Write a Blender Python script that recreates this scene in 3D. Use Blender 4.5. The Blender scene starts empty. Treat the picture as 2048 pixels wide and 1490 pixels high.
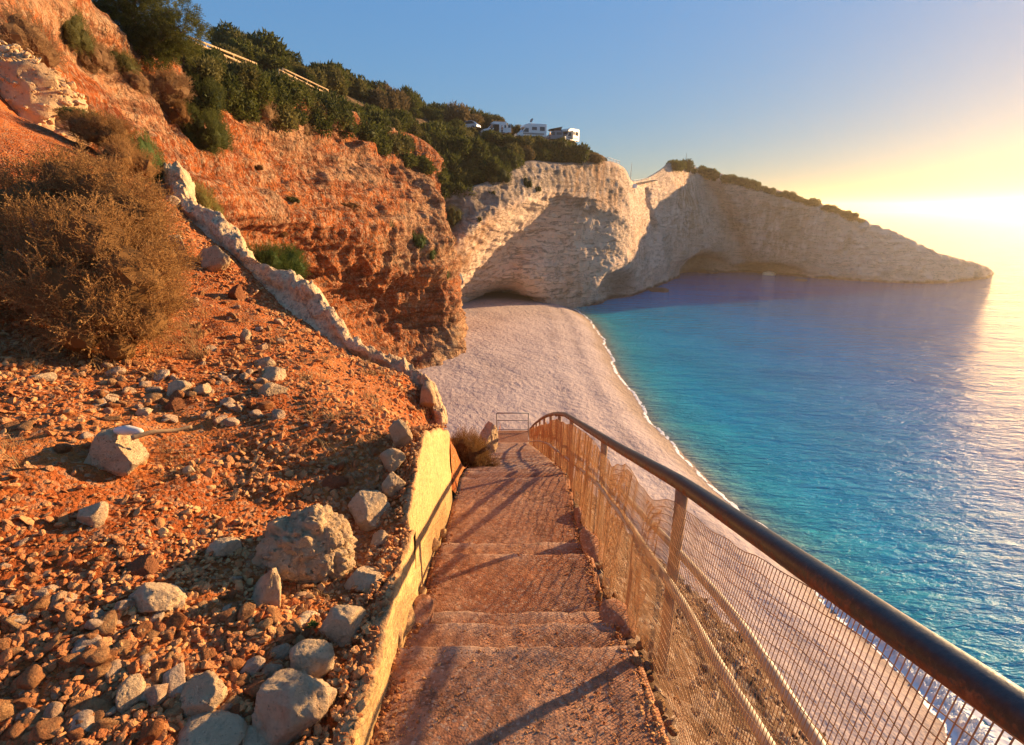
import bpy, bmesh, math, random
import numpy as np
from mathutils import Vector, Matrix

random.seed(11)
RNG = np.random.default_rng(11)
SC = bpy.context.scene
COL = SC.collection

# ------------------------------------------------------------------ camera model
H = 22.0                                   # eye height above the sea
FPX = 1024.0
PITCH = math.atan(328.0 / FPX)
CP, SP = math.cos(PITCH), math.sin(PITCH)


def ray(px, py):
    px = np.asarray(px, float); py = np.asarray(py, float)
    x = (px - 1024.0) / FPX
    y = (745.0 - py) / FPX
    return x, CP + y * SP, -SP + y * CP


def W(px, py, Y):
    """The point on the ground plan at forward distance Y seen in direction (px, py)."""
    x, f, z = ray(px, py)
    return np.array([x / f * Y, Y, H + z / f * Y])


def Wz(px, py, z):
    x, f, zz = ray(px, py)
    t = (z - H) / zz
    return np.array([x * t, f * t, z])


def Wx(px, py, X):
    x, f, z = ray(px, py)
    t = X / x
    return np.array([X, f * t, H + z * t])


# ------------------------------------------------------------------ noise
def _hash(ix, iy, iz, seed):
    h = (ix * 374761393 + iy * 668265263 + iz * 2147483647 + seed * 1274126177) & 0xFFFFFFFF
    h = ((h ^ (h >> 13)) * 1274126177) & 0xFFFFFFFF
    h = ((h ^ (h >> 16)) * 2246822519) & 0xFFFFFFFF
    h = h ^ (h >> 15)
    return (h & 0xFFFFFF) / float(0xFFFFFF)


def vnoise(P, seed=0):
    P = np.asarray(P, float)
    I = np.floor(P).astype(np.int64)
    F = P - I
    F = F * F * F * (F * (F * 6 - 15) + 10)
    out = 0
    for dx in (0, 1):
        wx = F[:, 0] if dx else 1 - F[:, 0]
        for dy in (0, 1):
            wy = F[:, 1] if dy else 1 - F[:, 1]
            for dz in (0, 1):
                wz = F[:, 2] if dz else 1 - F[:, 2]
                out = out + wx * wy * wz * _hash(I[:, 0] + dx, I[:, 1] + dy, I[:, 2] + dz, seed)
    return out * 2 - 1


def fbm(P, octv=5, lac=2.05, gain=0.5, seed=0, ridged=False):
    P = np.asarray(P, float)
    a, s, tot = 1.0, 0, 0
    for k in range(octv):
        n = vnoise(P, seed + k * 17)
        if ridged:
            n = 1 - 2 * np.abs(n)
        s = s + a * n
        tot += a
        a *= gain
        P = P * lac + 13.7
    return s / tot


def smooth(a, b, x):
    t = np.clip((np.asarray(x, float) - a) / (b - a), 0, 1)
    return t * t * (3 - 2 * t)


# ------------------------------------------------------------------ mesh building
def link(o, parent=None):
    COL.objects.link(o)
    if parent is not None:
        o.parent = parent
    return o


def tag(o, label=None, cat=None, group=None, kind=None):
    if label: o['label'] = label
    if cat: o['category'] = cat
    if group: o['group'] = group
    if kind: o['kind'] = kind
    return o


def empty(name, loc=(0, 0, 0), rz=0.0):
    o = bpy.data.objects.new(name, None)
    o.empty_display_size = 0.2
    o.location = loc
    o.rotation_euler = (0, 0, rz)
    return link(o)


def mesh_data(name, V, F, mat=None, smooth_=True, attrs=None):
    """V (n,3); F (m,k) of one k, or a list of such arrays."""
    V = np.asarray(V, np.float32)
    Fs = F if isinstance(F, list) and np.ndim(F[0]) == 2 else [F]
    Fs = [np.asarray(f, np.int32) for f in Fs if len(f)]
    me = bpy.data.meshes.new(name)
    me.vertices.add(len(V))
    me.vertices.foreach_set('co', V.ravel())
    nl = sum(f.size for f in Fs); npoly = sum(len(f) for f in Fs)
    me.loops.add(nl)
    me.polygons.add(npoly)
    me.loops.foreach_set('vertex_index', np.concatenate([f.ravel() for f in Fs]))
    tot = np.concatenate([np.full(len(f), f.shape[1], np.int32) for f in Fs])
    start = np.concatenate([[0], np.cumsum(tot)[:-1]]).astype(np.int32)
    me.polygons.foreach_set('loop_start', start)
    me.polygons.foreach_set('loop_total', tot)
    me.polygons.foreach_set('use_smooth', np.full(npoly, bool(smooth_)))
    me.update(calc_edges=True)
    me.validate()
    for k, a in (attrs or {}).items():
        a = np.asarray(a, np.float32)
        if a.ndim == 1:
            at = me.attributes.new(k, 'FLOAT', 'POINT')
            at.data.foreach_set('value', a)
        else:
            at = me.attributes.new(k, 'FLOAT_COLOR', 'POINT')
            c = np.ones((len(V), 4), np.float32); c[:, :3] = a
            at.data.foreach_set('color', c.ravel())
    if mat is not None:
        me.materials.append(mat)
    return me


def obj(name, V, F, mat=None, parent=None, smooth_=True, attrs=None, loc=None):
    o = bpy.data.objects.new(name, mesh_data(name, V, F, mat, smooth_, attrs))
    if loc is not None:
        o.location = loc
    return link(o, parent)


class MB:
    """Collects pieces (quads and triangles) that become one mesh."""
    def __init__(self):
        self.V = []; self.Q = []; self.T = []; self.n = 0; self.A = []

    def add(self, V, F, a=0.0):
        V = np.asarray(V, float); F = np.asarray(F, int)
        self.V.append(V)
        (self.Q if F.shape[1] == 4 else self.T).append(F + self.n)
        self.A.append(np.full(len(V), a) if np.isscalar(a) else np.asarray(a))
        self.n += len(V)
        return self

    def box(self, c, s, R=None):
        x, y, z = np.array(s) / 2.0
        V = np.array([(-x, -y, -z), (x, -y, -z), (x, y, -z), (-x, y, -z), (-x, -y, z), (x, -y, z), (x, y, z), (-x, y, z)])
        if R is not None: V = V @ np.asarray(R).T
        return self.add(V + np.array(c), [(0, 3, 2, 1), (4, 5, 6, 7), (0, 1, 5, 4), (1, 2, 6, 5), (2, 3, 7, 6), (3, 0, 4, 7)])

    def prism(self, prof, x0, x1, axis=0):
        """Polygon prof [(a,b)] extruded between x0 and x1 along axis; a,b are the two other axes in order."""
        n = len(prof)
        out = []
        for x in (x0, x1):
            for a, b in prof:
                p = [a, b]; p.insert(axis, x); out.append(p)
        out = np.array(out, float)
        c0 = out[:n].mean(0); c1 = out[n:].mean(0)
        V = np.vstack([out, c0, c1])
        Q = [(i, (i + 1) % n, n + (i + 1) % n, n + i) for i in range(n)]
        T = [((i + 1) % n, i, 2 * n) for i in range(n)] + [(n + i, n + (i + 1) % n, 2 * n + 1) for i in range(n)]
        b = self.n
        self.add(V, Q)
        self.T.append(np.array(T) + b)
        return self

    def tube(self, P, r, seg=8, cap=True):
        P = np.asarray(P, float)
        n = len(P)
        r = np.full(n, r) if np.isscalar(r) else np.asarray(r, float)
        T = np.gradient(P, axis=0)
        T /= np.linalg.norm(T, axis=1)[:, None] + 1e-12
        up = np.array([0, 0, 1.0]) if abs(T[0, 2]) < 0.9 else np.array([1.0, 0, 0])
        N = np.cross(T, up); N /= np.linalg.norm(N, axis=1)[:, None] + 1e-12
        B = np.cross(T, N)
        ang = np.arange(seg) / seg * 2 * np.pi
        V = P[:, None, :] + r[:, None, None] * (np.cos(ang)[None, :, None] * N[:, None, :] + np.sin(ang)[None, :, None] * B[:, None, :])
        V = V.reshape(-1, 3)
        i = np.arange(n - 1)[:, None] * seg; j = np.arange(seg)[None, :]; k = (j + 1) % seg
        Q = np.stack([i + j, i + k, i + seg + k, i + seg + j], -1).reshape(-1, 4)
        b = self.n
        if cap and seg > 2:
            V = np.vstack([V, P[0], P[-1]])
            jj = np.arange(seg); kk = (jj + 1) % seg
            T0 = np.stack([kk, jj, np.full(seg, n * seg)], -1)
            T1 = np.stack([(n - 1) * seg + jj, (n - 1) * seg + kk, np.full(seg, n * seg + 1)], -1)
            self.add(V, Q)
            self.T.append(np.vstack([T0, T1]) + b)
        else:
            self.add(V, Q)
        return self

    def build(self, name, mat, parent=None, smooth_=False, attr=None, loc=None):
        V = np.vstack(self.V)
        F = []
        if self.Q: F.append(np.vstack(self.Q))
        if self.T: F.append(np.vstack(self.T))
        return obj(name, V, F, mat, parent, smooth_, {attr: np.concatenate(self.A)} if attr else None, loc)


def grid_faces(nr, nc):
    i = np.arange(nr - 1)[:, None] * nc; j = np.arange(nc - 1)[None, :]
    return np.stack([i + j, i + j + 1, i + nc + j + 1, i + nc + j], -1).reshape(-1, 4)


def catmull(P, k):
    """P (n, ...) -> upsampled along axis 0, k samples per span."""
    P = np.asarray(P, float)
    n = len(P)
    Pe = np.concatenate([2 * P[:1] - P[1:2], P, 2 * P[-1:] - P[-2:-1]], 0)
    ks = [k] * (n - 1) if np.isscalar(k) else k
    out = []
    for i in range(n - 1):
        t = (np.arange(ks[i]) / ks[i]).reshape((-1,) + (1,) * (P.ndim - 1))
        p0, p1, p2, p3 = Pe[i], Pe[i + 1], Pe[i + 2], Pe[i + 3]
        out.append(0.5 * (2 * p1 + (p2 - p0) * t + (2 * p0 - 5 * p1 + 4 * p2 - p3) * t ** 2 + (3 * p1 - p0 - 3 * p2 + p3) * t ** 3))
    out.append(P[-1:])
    return np.concatenate(out, 0)


def grid_normals(G):
    du = np.gradient(G, axis=1); dv = np.gradient(G, axis=0)
    N = np.cross(du, dv)
    return N / (np.linalg.norm(N, axis=2)[..., None] + 1e-12)


def resample(P, n):
    P = np.asarray(P, float)
    d = np.concatenate([[0], np.cumsum(np.linalg.norm(np.diff(P, axis=0), axis=1))])
    t = np.linspace(0, d[-1], n)
    return np.stack([np.interp(t, d, P[:, i]) for i in range(P.shape[1])], 1)


# thin-plate interpolation of scattered heights
class TPS:
    def __init__(self, X, z, lam=1e-3):
        X = np.asarray(X, float); z = np.asarray(z, float)
        n = len(X)
        K = self._k(np.linalg.norm(X[:, None] - X[None], axis=2)) + lam * np.eye(n)
        P = np.hstack([np.ones((n, 1)), X])
        A = np.block([[K, P], [P.T, np.zeros((3, 3))]])
        self.w = np.linalg.solve(A, np.concatenate([z, np.zeros(3)]))
        self.X = X

    @staticmethod
    def _k(r):
        r = np.maximum(r, 1e-9)
        return r * r * np.log(r)

    def __call__(self, Q):
        Q = np.asarray(Q, float)
        out = np.empty(len(Q))
        for s in range(0, len(Q), 40000):
            q = Q[s:s + 40000]
            K = self._k(np.linalg.norm(q[:, None] - self.X[None], axis=2))
            out[s:s + 40000] = K @ self.w[:-3] + self.w[-3] + q @ self.w[-2:]
        return out


def icosphere(sub):
    bm = bmesh.new()
    bmesh.ops.create_icosphere(bm, subdivisions=sub, radius=1.0)
    V = np.array([v.co[:] for v in bm.verts]); F = np.array([[v.index for v in f.verts] for f in bm.faces])
    bm.free()
    return V, F


ICO = {k: icosphere(k) for k in (1, 2, 3, 4, 5, 6)}


def rock_shape(sub, seed, cuts=9, rough=0.06, flat=0.75, round_=0.0, freq=2.2):
    """An angular stone: a ball cut by planes, softened and roughened; about unit radius."""
    r = np.random.default_rng(seed)
    V, F = ICO[sub]
    V = V.copy()
    for _ in range(cuts):
        n = r.normal(size=3); n /= np.linalg.norm(n)
        d = r.uniform(0.5, 0.86)
        V -= np.maximum(0, V @ n - d)[:, None] * n[None] * (1 - round_)
    N = V / (np.linalg.norm(V, axis=1)[:, None] + 1e-9)
    V = V + N * (rough * fbm(V * freq + seed * 3.1, 5 if sub > 3 else 3, seed=seed, gain=0.55))[:, None]
    if sub >= 4:
        pit = np.clip(vnoise(V * 6 + seed, seed + 5) - 0.35, 0, 1)
        V = V - N * (pit * rough * 1.1)[:, None]
    V[:, 2] *= flat
    return V, F


def dist_polyline(P, L):
    """Distance of points P (n,2) to polyline L (m,2); also a sign: + on the right of it."""
    best = np.full(len(P), 1e18); sg = np.zeros(len(P))
    for a, b in zip(L[:-1], L[1:]):
        ab = b - a
        t = np.clip(((P - a) @ ab) / (ab @ ab + 1e-12), 0, 1)
        q = a + t[:, None] * ab
        d = np.linalg.norm(P - q, axis=1)
        cr = ab[0] * (P[:, 1] - a[1]) - ab[1] * (P[:, 0] - a[0])
        m = d < best
        best[m] = d[m]; sg[m] = -np.sign(cr[m])
    return best, sg
# ------------------------------------------------------------------ materials
class NT:
    def __init__(self, name):
        self.m = bpy.data.materials.new(name)
        self.m.use_nodes = True
        self.t = self.m.node_tree
        self.t.nodes.clear()
        self.out = self.t.nodes.new('ShaderNodeOutputMaterial')

    def n(self, typ, **kw):
        nd = self.t.nodes.new(typ)
        for k, v in kw.items():
            if k in nd.inputs and not hasattr(nd, k):
                nd.inputs[k].default_value = v
            else:
                setattr(nd, k, v)
        return nd

    def l(self, a, b):
        self.t.links.new(a, b)

    def co(self, kind='Object'):
        return self.n('ShaderNodeTexCoord').outputs[kind]

    def mapping(self, v, scale=(1, 1, 1), rot=(0, 0, 0)):
        m = self.n('ShaderNodeMapping')
        m.inputs['Scale'].default_value = scale
        m.inputs['Rotation'].default_value = rot
        self.l(v, m.inputs['Vector'])
        return m.outputs[0]

    def noise(self, v, scale, detail=6, rough=0.55, dist=0.0, out='Fac'):
        nd = self.n('ShaderNodeTexNoise')
        nd.inputs['Scale'].default_value = scale; nd.inputs['Detail'].default_value = detail
        nd.inputs['Roughness'].default_value = rough; nd.inputs['Distortion'].default_value = dist
        if v is not None: self.l(v, nd.inputs['Vector'])
        return nd.outputs[out]

    def voro(self, v, scale, feature='F1', out='Distance', rnd=1.0):
        nd = self.n('ShaderNodeTexVoronoi', feature=feature)
        nd.inputs['Scale'].default_value = scale; nd.inputs['Randomness'].default_value = rnd
        if v is not None: self.l(v, nd.inputs['Vector'])
        return nd.outputs[out]

    def ramp(self, fac, stops, interp='LINEAR'):
        nd = self.n('ShaderNodeValToRGB')
        cr = nd.color_ramp; cr.interpolation = interp
        while len(cr.elements) < len(stops): cr.elements.new(0.5)
        for e, (p, c) in zip(cr.elements, stops):
            e.position = p
            e.color = (c, c, c, 1) if np.isscalar(c) else (*c, 1)
        self.l(fac, nd.inputs[0])
        return nd.outputs[0]

    def mix(self, fac, a, b, typ='MIX'):
        nd = self.n('ShaderNodeMix', data_type='RGBA', blend_type=typ)
        for s, v in ((nd.inputs[0], fac), (nd.inputs[6], a), (nd.inputs[7], b)):
            if hasattr(v, 'is_output'): self.l(v, s)
            elif np.isscalar(v): s.default_value = v
            else: s.default_value = (*v, 1)
        return nd.outputs[2]

    def math(self, op, a, b=None, clamp=False):
        nd = self.n('ShaderNodeMath', operation=op, use_clamp=clamp)
        for s, v in ((nd.inputs[0], a), (nd.inputs[1], b)):
            if v is None: continue
            if hasattr(v, 'is_output'): self.l(v, s)
            else: s.default_value = v
        return nd.outputs[0]

    def attr(self, name, out='Fac'):
        nd = self.n('ShaderNodeAttribute', attribute_name=name)
        return nd.outputs[out]

    def bump(self, h, strength=0.5, dist=0.02, prev=None):
        nd = self.n('ShaderNodeBump')
        nd.inputs['Strength'].default_value = strength; nd.inputs['Distance'].default_value = dist
        self.l(h, nd.inputs['Height'])
        if prev is not None: self.l(prev, nd.inputs['Normal'])
        return nd.outputs[0]

    def done(self, col, rough=0.9, normal=None, spec=0.3, metal=0.0, **kw):
        p = self.n('ShaderNodeBsdfPrincipled')
        for s, v in ((p.inputs['Base Color'], col), (p.inputs['Roughness'], rough), (p.inputs['Specular IOR Level'], spec), (p.inputs['Metallic'], metal)):
            if hasattr(v, 'is_output'): self.l(v, s)
            elif np.isscalar(v): s.default_value = v
            else: s.default_value = (*v, 1)
        if normal is not None: self.l(normal, p.inputs['Normal'])
        for k, v in kw.items():
            s = p.inputs[k.replace('_', ' ')]
            if hasattr(v, 'is_output'): self.l(v, s)
            else: s.default_value = v
        self.l(p.outputs[0], self.out.inputs['Surface'])
        self.p = p
        return self.m


def m_soil():
    t = NT('red_soil'); c = t.co()
    big = t.noise(c, 0.9, 5, 0.6)
    fine = t.noise(c, 14, 8, 0.7)
    col = t.ramp(t.math('ADD', t.math('MULTIPLY', big, 0.55), t.math('MULTIPLY', fine, 0.45)),
                 [(0.3, (0.16, 0.034, 0.009)), (0.48, (0.36, 0.092, 0.022)), (0.62, (0.52, 0.18, 0.048)), (0.78, (0.60, 0.28, 0.10))])
    peb = t.voro(c, 42, out='Color')
    sp = t.n('ShaderNodeSeparateColor'); t.l(peb, sp.inputs[0])
    col = t.mix(t.math('MULTIPLY', t.ramp(sp.outputs[0], [(0.62, 0), (0.7, 1)]), 0.55), col, t.ramp(sp.outputs[1], [(0, (0.30, 0.11, 0.045)), (1, (0.55, 0.34, 0.18))]))
    d = t.voro(c, 42)
    d2 = t.voro(c, 120)
    n = t.bump(fine, 0.8, 0.03)
    n = t.bump(t.ramp(d, [(0, 1), (0.6, 0)]), 0.9, 0.012, n)
    n = t.bump(t.ramp(d2, [(0, 1), (0.6, 0)]), 0.6, 0.005, n)
    return t.done(col, 0.95, n, 0.1)


def m_cliff_red():
    """Red conglomerate: clay with pale pebbles, darker clay bands."""
    t = NT('red_conglomerate'); c = t.co()
    big = t.noise(c, 0.13, 6, 0.62, 0.6)
    mid = t.noise(c, 1.1, 8, 0.68)
    a = t.attr('pale')
    col = t.ramp(t.math('ADD', t.math('MULTIPLY', big, 0.55), t.math('MULTIPLY', mid, 0.45)),
                 [(0.3, (0.16, 0.036, 0.014)), (0.45, (0.34, 0.085, 0.026)), (0.55, (0.52, 0.155, 0.042)), (0.68, (0.62, 0.27, 0.09))])
    peb = t.voro(c, 2.6, out='Color')
    sp = t.n('ShaderNodeSeparateColor'); t.l(peb, sp.inputs[0])
    col = t.mix(t.math('MULTIPLY', t.ramp(sp.outputs[0], [(0.66, 0), (0.72, 1)]), 0.5), col, t.ramp(sp.outputs[1], [(0, (0.34, 0.15, 0.07)), (1, (0.58, 0.40, 0.25))]))
    peb2 = t.voro(c, 6.5, out='Color')
    sp2 = t.n('ShaderNodeSeparateColor'); t.l(peb2, sp2.inputs[0])
    col = t.mix(t.math('MULTIPLY', t.ramp(sp2.outputs[0], [(0.7, 0), (0.76, 1)]), 0.6), col, t.ramp(sp2.outputs[1], [(0, (0.40, 0.2, 0.1)), (1, (0.62, 0.46, 0.3))]))
    col = t.mix(t.math('MULTIPLY', a, t.ramp(mid, [(0.3, 0.5), (0.6, 1)])), col, t.ramp(mid, [(0.3, (0.40, 0.24, 0.12)), (0.7, (0.66, 0.47, 0.28))]))
    bed = t.noise(t.mapping(c, (0.12, 0.12, 1.5), (math.radians(6), math.radians(-9), 0)), 1.0, 7, 0.65, 0.6)
    col = t.mix(t.math('MULTIPLY', t.ramp(bed, [(0.40, 1), (0.5, 0)]), 0.55), col, (0.13, 0.036, 0.018))
    col = t.mix(t.math('MULTIPLY', t.ramp(bed, [(0.56, 0), (0.68, 1)]), 0.45), col, (0.60, 0.30, 0.13))
    crk = t.ramp(t.math('ABSOLUTE', t.math('SUBTRACT', t.noise(t.mapping(c, (0.5, 0.5, 0.22)), 1.0, 8, 0.65, 1.0), 0.5)), [(0.0, 1), (0.02, 0)])
    col = t.mix(t.math('MULTIPLY', crk, 0.55), col, (0.08, 0.025, 0.012))
    n = t.bump(bed, 0.9, 0.9)
    n = t.bump(crk, 0.8, -0.3, n)
    n = t.bump(mid, 0.9, 0.7, n)
    n = t.bump(t.ramp(t.voro(c, 2.6), [(0, 1), (0.55, 0)]), 0.9, 0.16, n)
    n = t.bump(t.ramp(t.voro(c, 6.5), [(0, 1), (0.55, 0)]), 0.9, 0.07, n)
    n = t.bump(t.noise(c, 5, 6, 0.7), 0.6, 0.15, n)
    return t.done(col, 0.95, n, 0.08)


def m_cliff_white():
    t = NT('white_limestone'); c = t.co()
    big = t.noise(c, 0.07, 6, 0.6, 0.8)
    mid = t.noise(c, 0.5, 9, 0.68)
    v = t.mapping(c, (0.16, 0.16, 0.9), (math.radians(8), math.radians(16), 0))
    warp = t.n('ShaderNodeVectorMath', operation='ADD')
    t.l(v, warp.inputs[0])
    nz = t.n('ShaderNodeTexNoise'); nz.inputs['Scale'].default_value = 0.09; nz.inputs['Detail'].default_value = 3
    t.l(c, nz.inputs['Vector'])
    sc = t.n('ShaderNodeVectorMath', operation='SCALE'); sc.inputs['Scale'].default_value = 3.2
    t.l(nz.outputs['Color'], sc.inputs[0]); t.l(sc.outputs[0], warp.inputs[1])
    strata = t.noise(warp.outputs[0], 1.0, 9, 0.62)
    crack = t.ramp(t.math('ABSOLUTE', t.math('SUBTRACT', strata, 0.5)), [(0.0, 1), (0.018, 0)])
    col = t.ramp(t.math('ADD', t.math('MULTIPLY', strata, 0.5), t.math('MULTIPLY', mid, 0.5)),
                 [(0.28, (0.58, 0.37, 0.24)), (0.40, (0.84, 0.59, 0.42)), (0.58, (0.90, 0.68, 0.50)), (0.8, (0.92, 0.75, 0.58))])
    st = t.attr('stain')
    col = t.mix(t.math('MULTIPLY', st, t.ramp(t.math('ADD', t.math('MULTIPLY', t.noise(t.mapping(c, (1, 1, 0.25)), 0.7, 6, 0.65), 0.7), t.math('MULTIPLY', big, 0.3)), [(0.4, 0), (0.56, 1)])), col, (0.50, 0.24, 0.10))
    gy = t.attr('grey')
    col = t.mix(t.math('MULTIPLY', gy, t.ramp(mid, [(0.35, 1), (0.7, 0.35)])), col, (0.30, 0.235, 0.18))
    col = t.mix(t.math('MULTIPLY', crack, 0.55), col, (0.20, 0.13, 0.08))
    pits = t.ramp(t.voro(c, 0.55), [(0.04, 1), (0.13, 0)])
    col = t.mix(t.math('MULTIPLY', pits, 0.5), col, (0.22, 0.16, 0.12))
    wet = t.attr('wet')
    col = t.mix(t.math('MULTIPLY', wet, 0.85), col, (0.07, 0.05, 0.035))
    n = t.bump(strata, 0.6, 1.1)
    n = t.bump(mid, 0.9, 1.3, n)
    n = t.bump(t.noise(c, 3.0, 8, 0.7), 0.8, 0.35, n)
    n = t.bump(crack, 0.8, -0.4, n)
    return t.done(col, 0.92, n, 0.12)


def m_stone(name, lo, hi, rnd='obj', dust=0.5, dustc=(0.30, 0.09, 0.03)):
    t = NT(name); c = t.co()
    r = t.n('ShaderNodeObjectInfo').outputs['Random'] if rnd == 'obj' else t.attr('rnd')
    mid = t.noise(c, 3.0, 8, 0.65)
    base = t.mix(r, lo, hi)
    col = t.mix(t.ramp(mid, [(0.35, 0.0), (0.62, 1)]), t.mix(0.35, base, (0.16, 0.09, 0.05)), base)
    up = t.n('ShaderNodeNewGeometry').outputs['Normal']
    d = t.ramp(t.noise(c, 1.6, 5, 0.6, 0.4), [(0.44, 0), (0.6, 1)])
    col = t.mix(t.math('MULTIPLY', d, dust), col, dustc)
    n = t.bump(mid, 0.8, 0.12)
    n = t.bump(t.noise(c, 14, 6, 0.7), 0.5, 0.03, n)
    return t.done(col, 0.93, n, 0.12)


def m_boulder(name, base, rough=1.0, dust=0.4):
    t = NT(name); c = t.co('Object')
    big = t.noise(c, 1.7, 6, 0.6)
    mid = t.noise(c, 7, 8, 0.68)
    b = np.array(base)
    col = t.ramp(t.math('ADD', t.math('MULTIPLY', big, 0.5), t.math('MULTIPLY', mid, 0.5)),
                 [(0.32, tuple(b * 0.6)), (0.44, tuple(b * 0.92)), (0.58, tuple(b)), (0.78, tuple(np.minimum(b * 1.15, 0.92)))])
    d = t.ramp(t.noise(c, 1.2, 5, 0.6, 0.5), [(0.50, 0), (0.66, 1)])
    col = t.mix(t.math('MULTIPLY', d, dust), col, (0.34, 0.12, 0.045))
    pit = t.ramp(t.voro(c, 7), [(0.05, 1), (0.2, 0)])
    col = t.mix(t.math('MULTIPLY', pit, 0.35), col, (0.2, 0.12, 0.07))
    n = t.bump(mid, 0.9 * rough, 0.14)
    n = t.bump(t.noise(c, 30, 6, 0.7), 0.6 * rough, 0.025, n)
    n = t.bump(pit, 0.7 * rough, -0.06, n)
    return t.done(col, 0.93, n, 0.12)


def m_concrete(name, base, dustc, dust, scale=1.0, bumpy=1.0, peb=0.5, worn_lit=False, topdust=0.0):
    t = NT(name); c = t.co()
    big = t.noise(c, 1.3 * scale, 6, 0.62, 0.4)
    fine = t.noise(c, 26 * scale, 8, 0.7)
    b = np.array(base)
    col = t.ramp(fine, [(0.3, tuple(b * 0.5)), (0.5, tuple(b)), (0.72, tuple(np.minimum(b * 1.3, 0.85)))])
    col = t.mix(t.math('MULTIPLY', t.ramp(big, [(0.36, 1), (0.62, 0)]), dust), col, t.ramp(fine, [(0.3, tuple(np.array(dustc) * 0.55)), (0.65, dustc)]))
    pv = t.voro(c, 75 * scale, out='Color')
    sp = t.n('ShaderNodeSeparateColor'); t.l(pv, sp.inputs[0])
    col = t.mix(t.math('MULTIPLY', t.ramp(sp.outputs[0], [(0.72, 0), (0.78, 1)]), peb), col, t.ramp(sp.outputs[1], [(0, (0.20, 0.10, 0.055)), (1, (0.62, 0.46, 0.32))]))
    if topdust:
        sx = t.n('ShaderNodeSeparateXYZ'); t.l(t.n('ShaderNodeNewGeometry').outputs['Normal'], sx.inputs[0])
        col = t.mix(t.math('MULTIPLY', t.ramp(t.math('ADD', sx.outputs[2], t.math('MULTIPLY', t.math('SUBTRACT', big, 0.5), 0.9)), [(0.35, 0), (0.7, 1)]), topdust), col, t.ramp(fine, [(0.3, (0.20, 0.10, 0.045)), (0.55, (0.42, 0.24, 0.11)), (0.75, (0.60, 0.42, 0.25))]))
    if worn_lit:
        crk = t.math('ABSOLUTE', t.math('SUBTRACT', t.noise(c, 1.1, 8, 0.62, 0.5), 0.5))
        col = t.mix(t.math('MULTIPLY', t.ramp(crk, [(0.0, 1), (0.010, 0)]), 0.6), col, (0.09, 0.04, 0.02))
        col = t.mix(t.math('MULTIPLY', t.ramp(t.noise(c, 2.6, 6, 0.65, 0.5), [(0.5, 0), (0.66, 1)]), 0.6), col, t.ramp(fine, [(0.3, (0.16, 0.06, 0.026)), (0.7, (0.36, 0.15, 0.065))]))
        col = t.mix(t.math('MULTIPLY', t.attr('worn_lit'), 0.75), col, t.ramp(fine, [(0.3, (0.34, 0.22, 0.15)), (0.7, (0.62, 0.44, 0.31))]))  # pale nosings: light on the edges painted in along with the wear
        col = t.mix(t.math('MULTIPLY', t.attr('riser_shade'), 0.75), col, t.ramp(fine, [(0.3, (0.10, 0.035, 0.016)), (0.7, (0.24, 0.09, 0.04))]))  # dark band puts the shade under each riser into the colour
    n = t.bump(fine, 0.8 * bumpy, 0.012 / scale)
    n = t.bump(t.ramp(t.voro(c, 75 * scale), [(0, 1), (0.6, 0)]), 0.45 * bumpy, 0.005 / scale, n)
    n = t.bump(t.noise(c, 6 * scale, 6, 0.65), 0.5 * bumpy, 0.03 / scale, n)
    return t.done(col, 0.94, n, 0.12)


def m_beach():
    t = NT('beach_pebbles'); c = t.co()
    big = t.noise(c, 0.09, 5, 0.6, 0.6)
    fine = t.noise(c, 3.2, 8, 0.75)
    col = t.ramp(t.math('ADD', t.math('MULTIPLY', big, 0.45), t.math('MULTIPLY', fine, 0.55)),
                 [(0.3, (0.33, 0.25, 0.225)), (0.5, (0.47, 0.37, 0.335)), (0.7, (0.57, 0.47, 0.43))])
    col = t.mix(t.math('MULTIPLY', t.attr('wet'), 0.75), col, (0.27, 0.185, 0.12))
    dim = t.noise(t.mapping(c, (1.0, 0.75, 1.0), (0, 0, 0.5)), 1.7, 2, 0.5, 0.0)
    n = t.bump(dim, 0.9, 0.16)
    n = t.bump(t.voro(c, 7), 0.5, 0.05, n)
    n = t.bump(t.noise(c, 0.25, 3, 0.45), 0.5, 0.5, n)
    return t.done(col, 0.9, n, 0.15)


def m_sea():
    t = NT('sea_water'); c = t.co()
    sx = t.n('ShaderNodeSeparateXYZ'); t.l(c, sx.inputs[0])
    col = t.attr('col', 'Color')
    patch = t.noise(t.mapping(c, (1, 1, 1), (0, 0, 0.5)), 0.05, 4, 0.6)
    col = t.mix(t.math('MULTIPLY', t.ramp(patch, [(0.4, 0), (0.65, 1)]), 0.25), col, (0.004, 0.06, 0.11))
    w1 = t.noise(t.mapping(c, (0.22, 0.75, 1), (0, 0, math.radians(38))), 1.0, 4, 0.55, 0.3)
    w2 = t.noise(t.mapping(c, (0.9, 2.3, 1), (0, 0, math.radians(24))), 1.0, 4, 0.6, 0.3)
    w3 = t.noise(t.mapping(c, (0.05, 0.13, 1), (0, 0, math.radians(44))), 1.0, 3, 0.5)
    w4 = t.noise(t.mapping(c, (3.5, 6, 1), (0, 0, math.radians(50))), 1.0, 3, 0.6)
    calm = t.attr('calm')
    n = t.bump(w3, 0.5, 2.2)
    n = t.bump(w1, 0.6, 1.2, n)
    n = t.bump(w2, 0.75, 0.44, n)
    n = t.bump(w4, 0.6, 0.08, n)
    return t.done(col, 0.05, n, 0.24, IOR=1.333)


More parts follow.
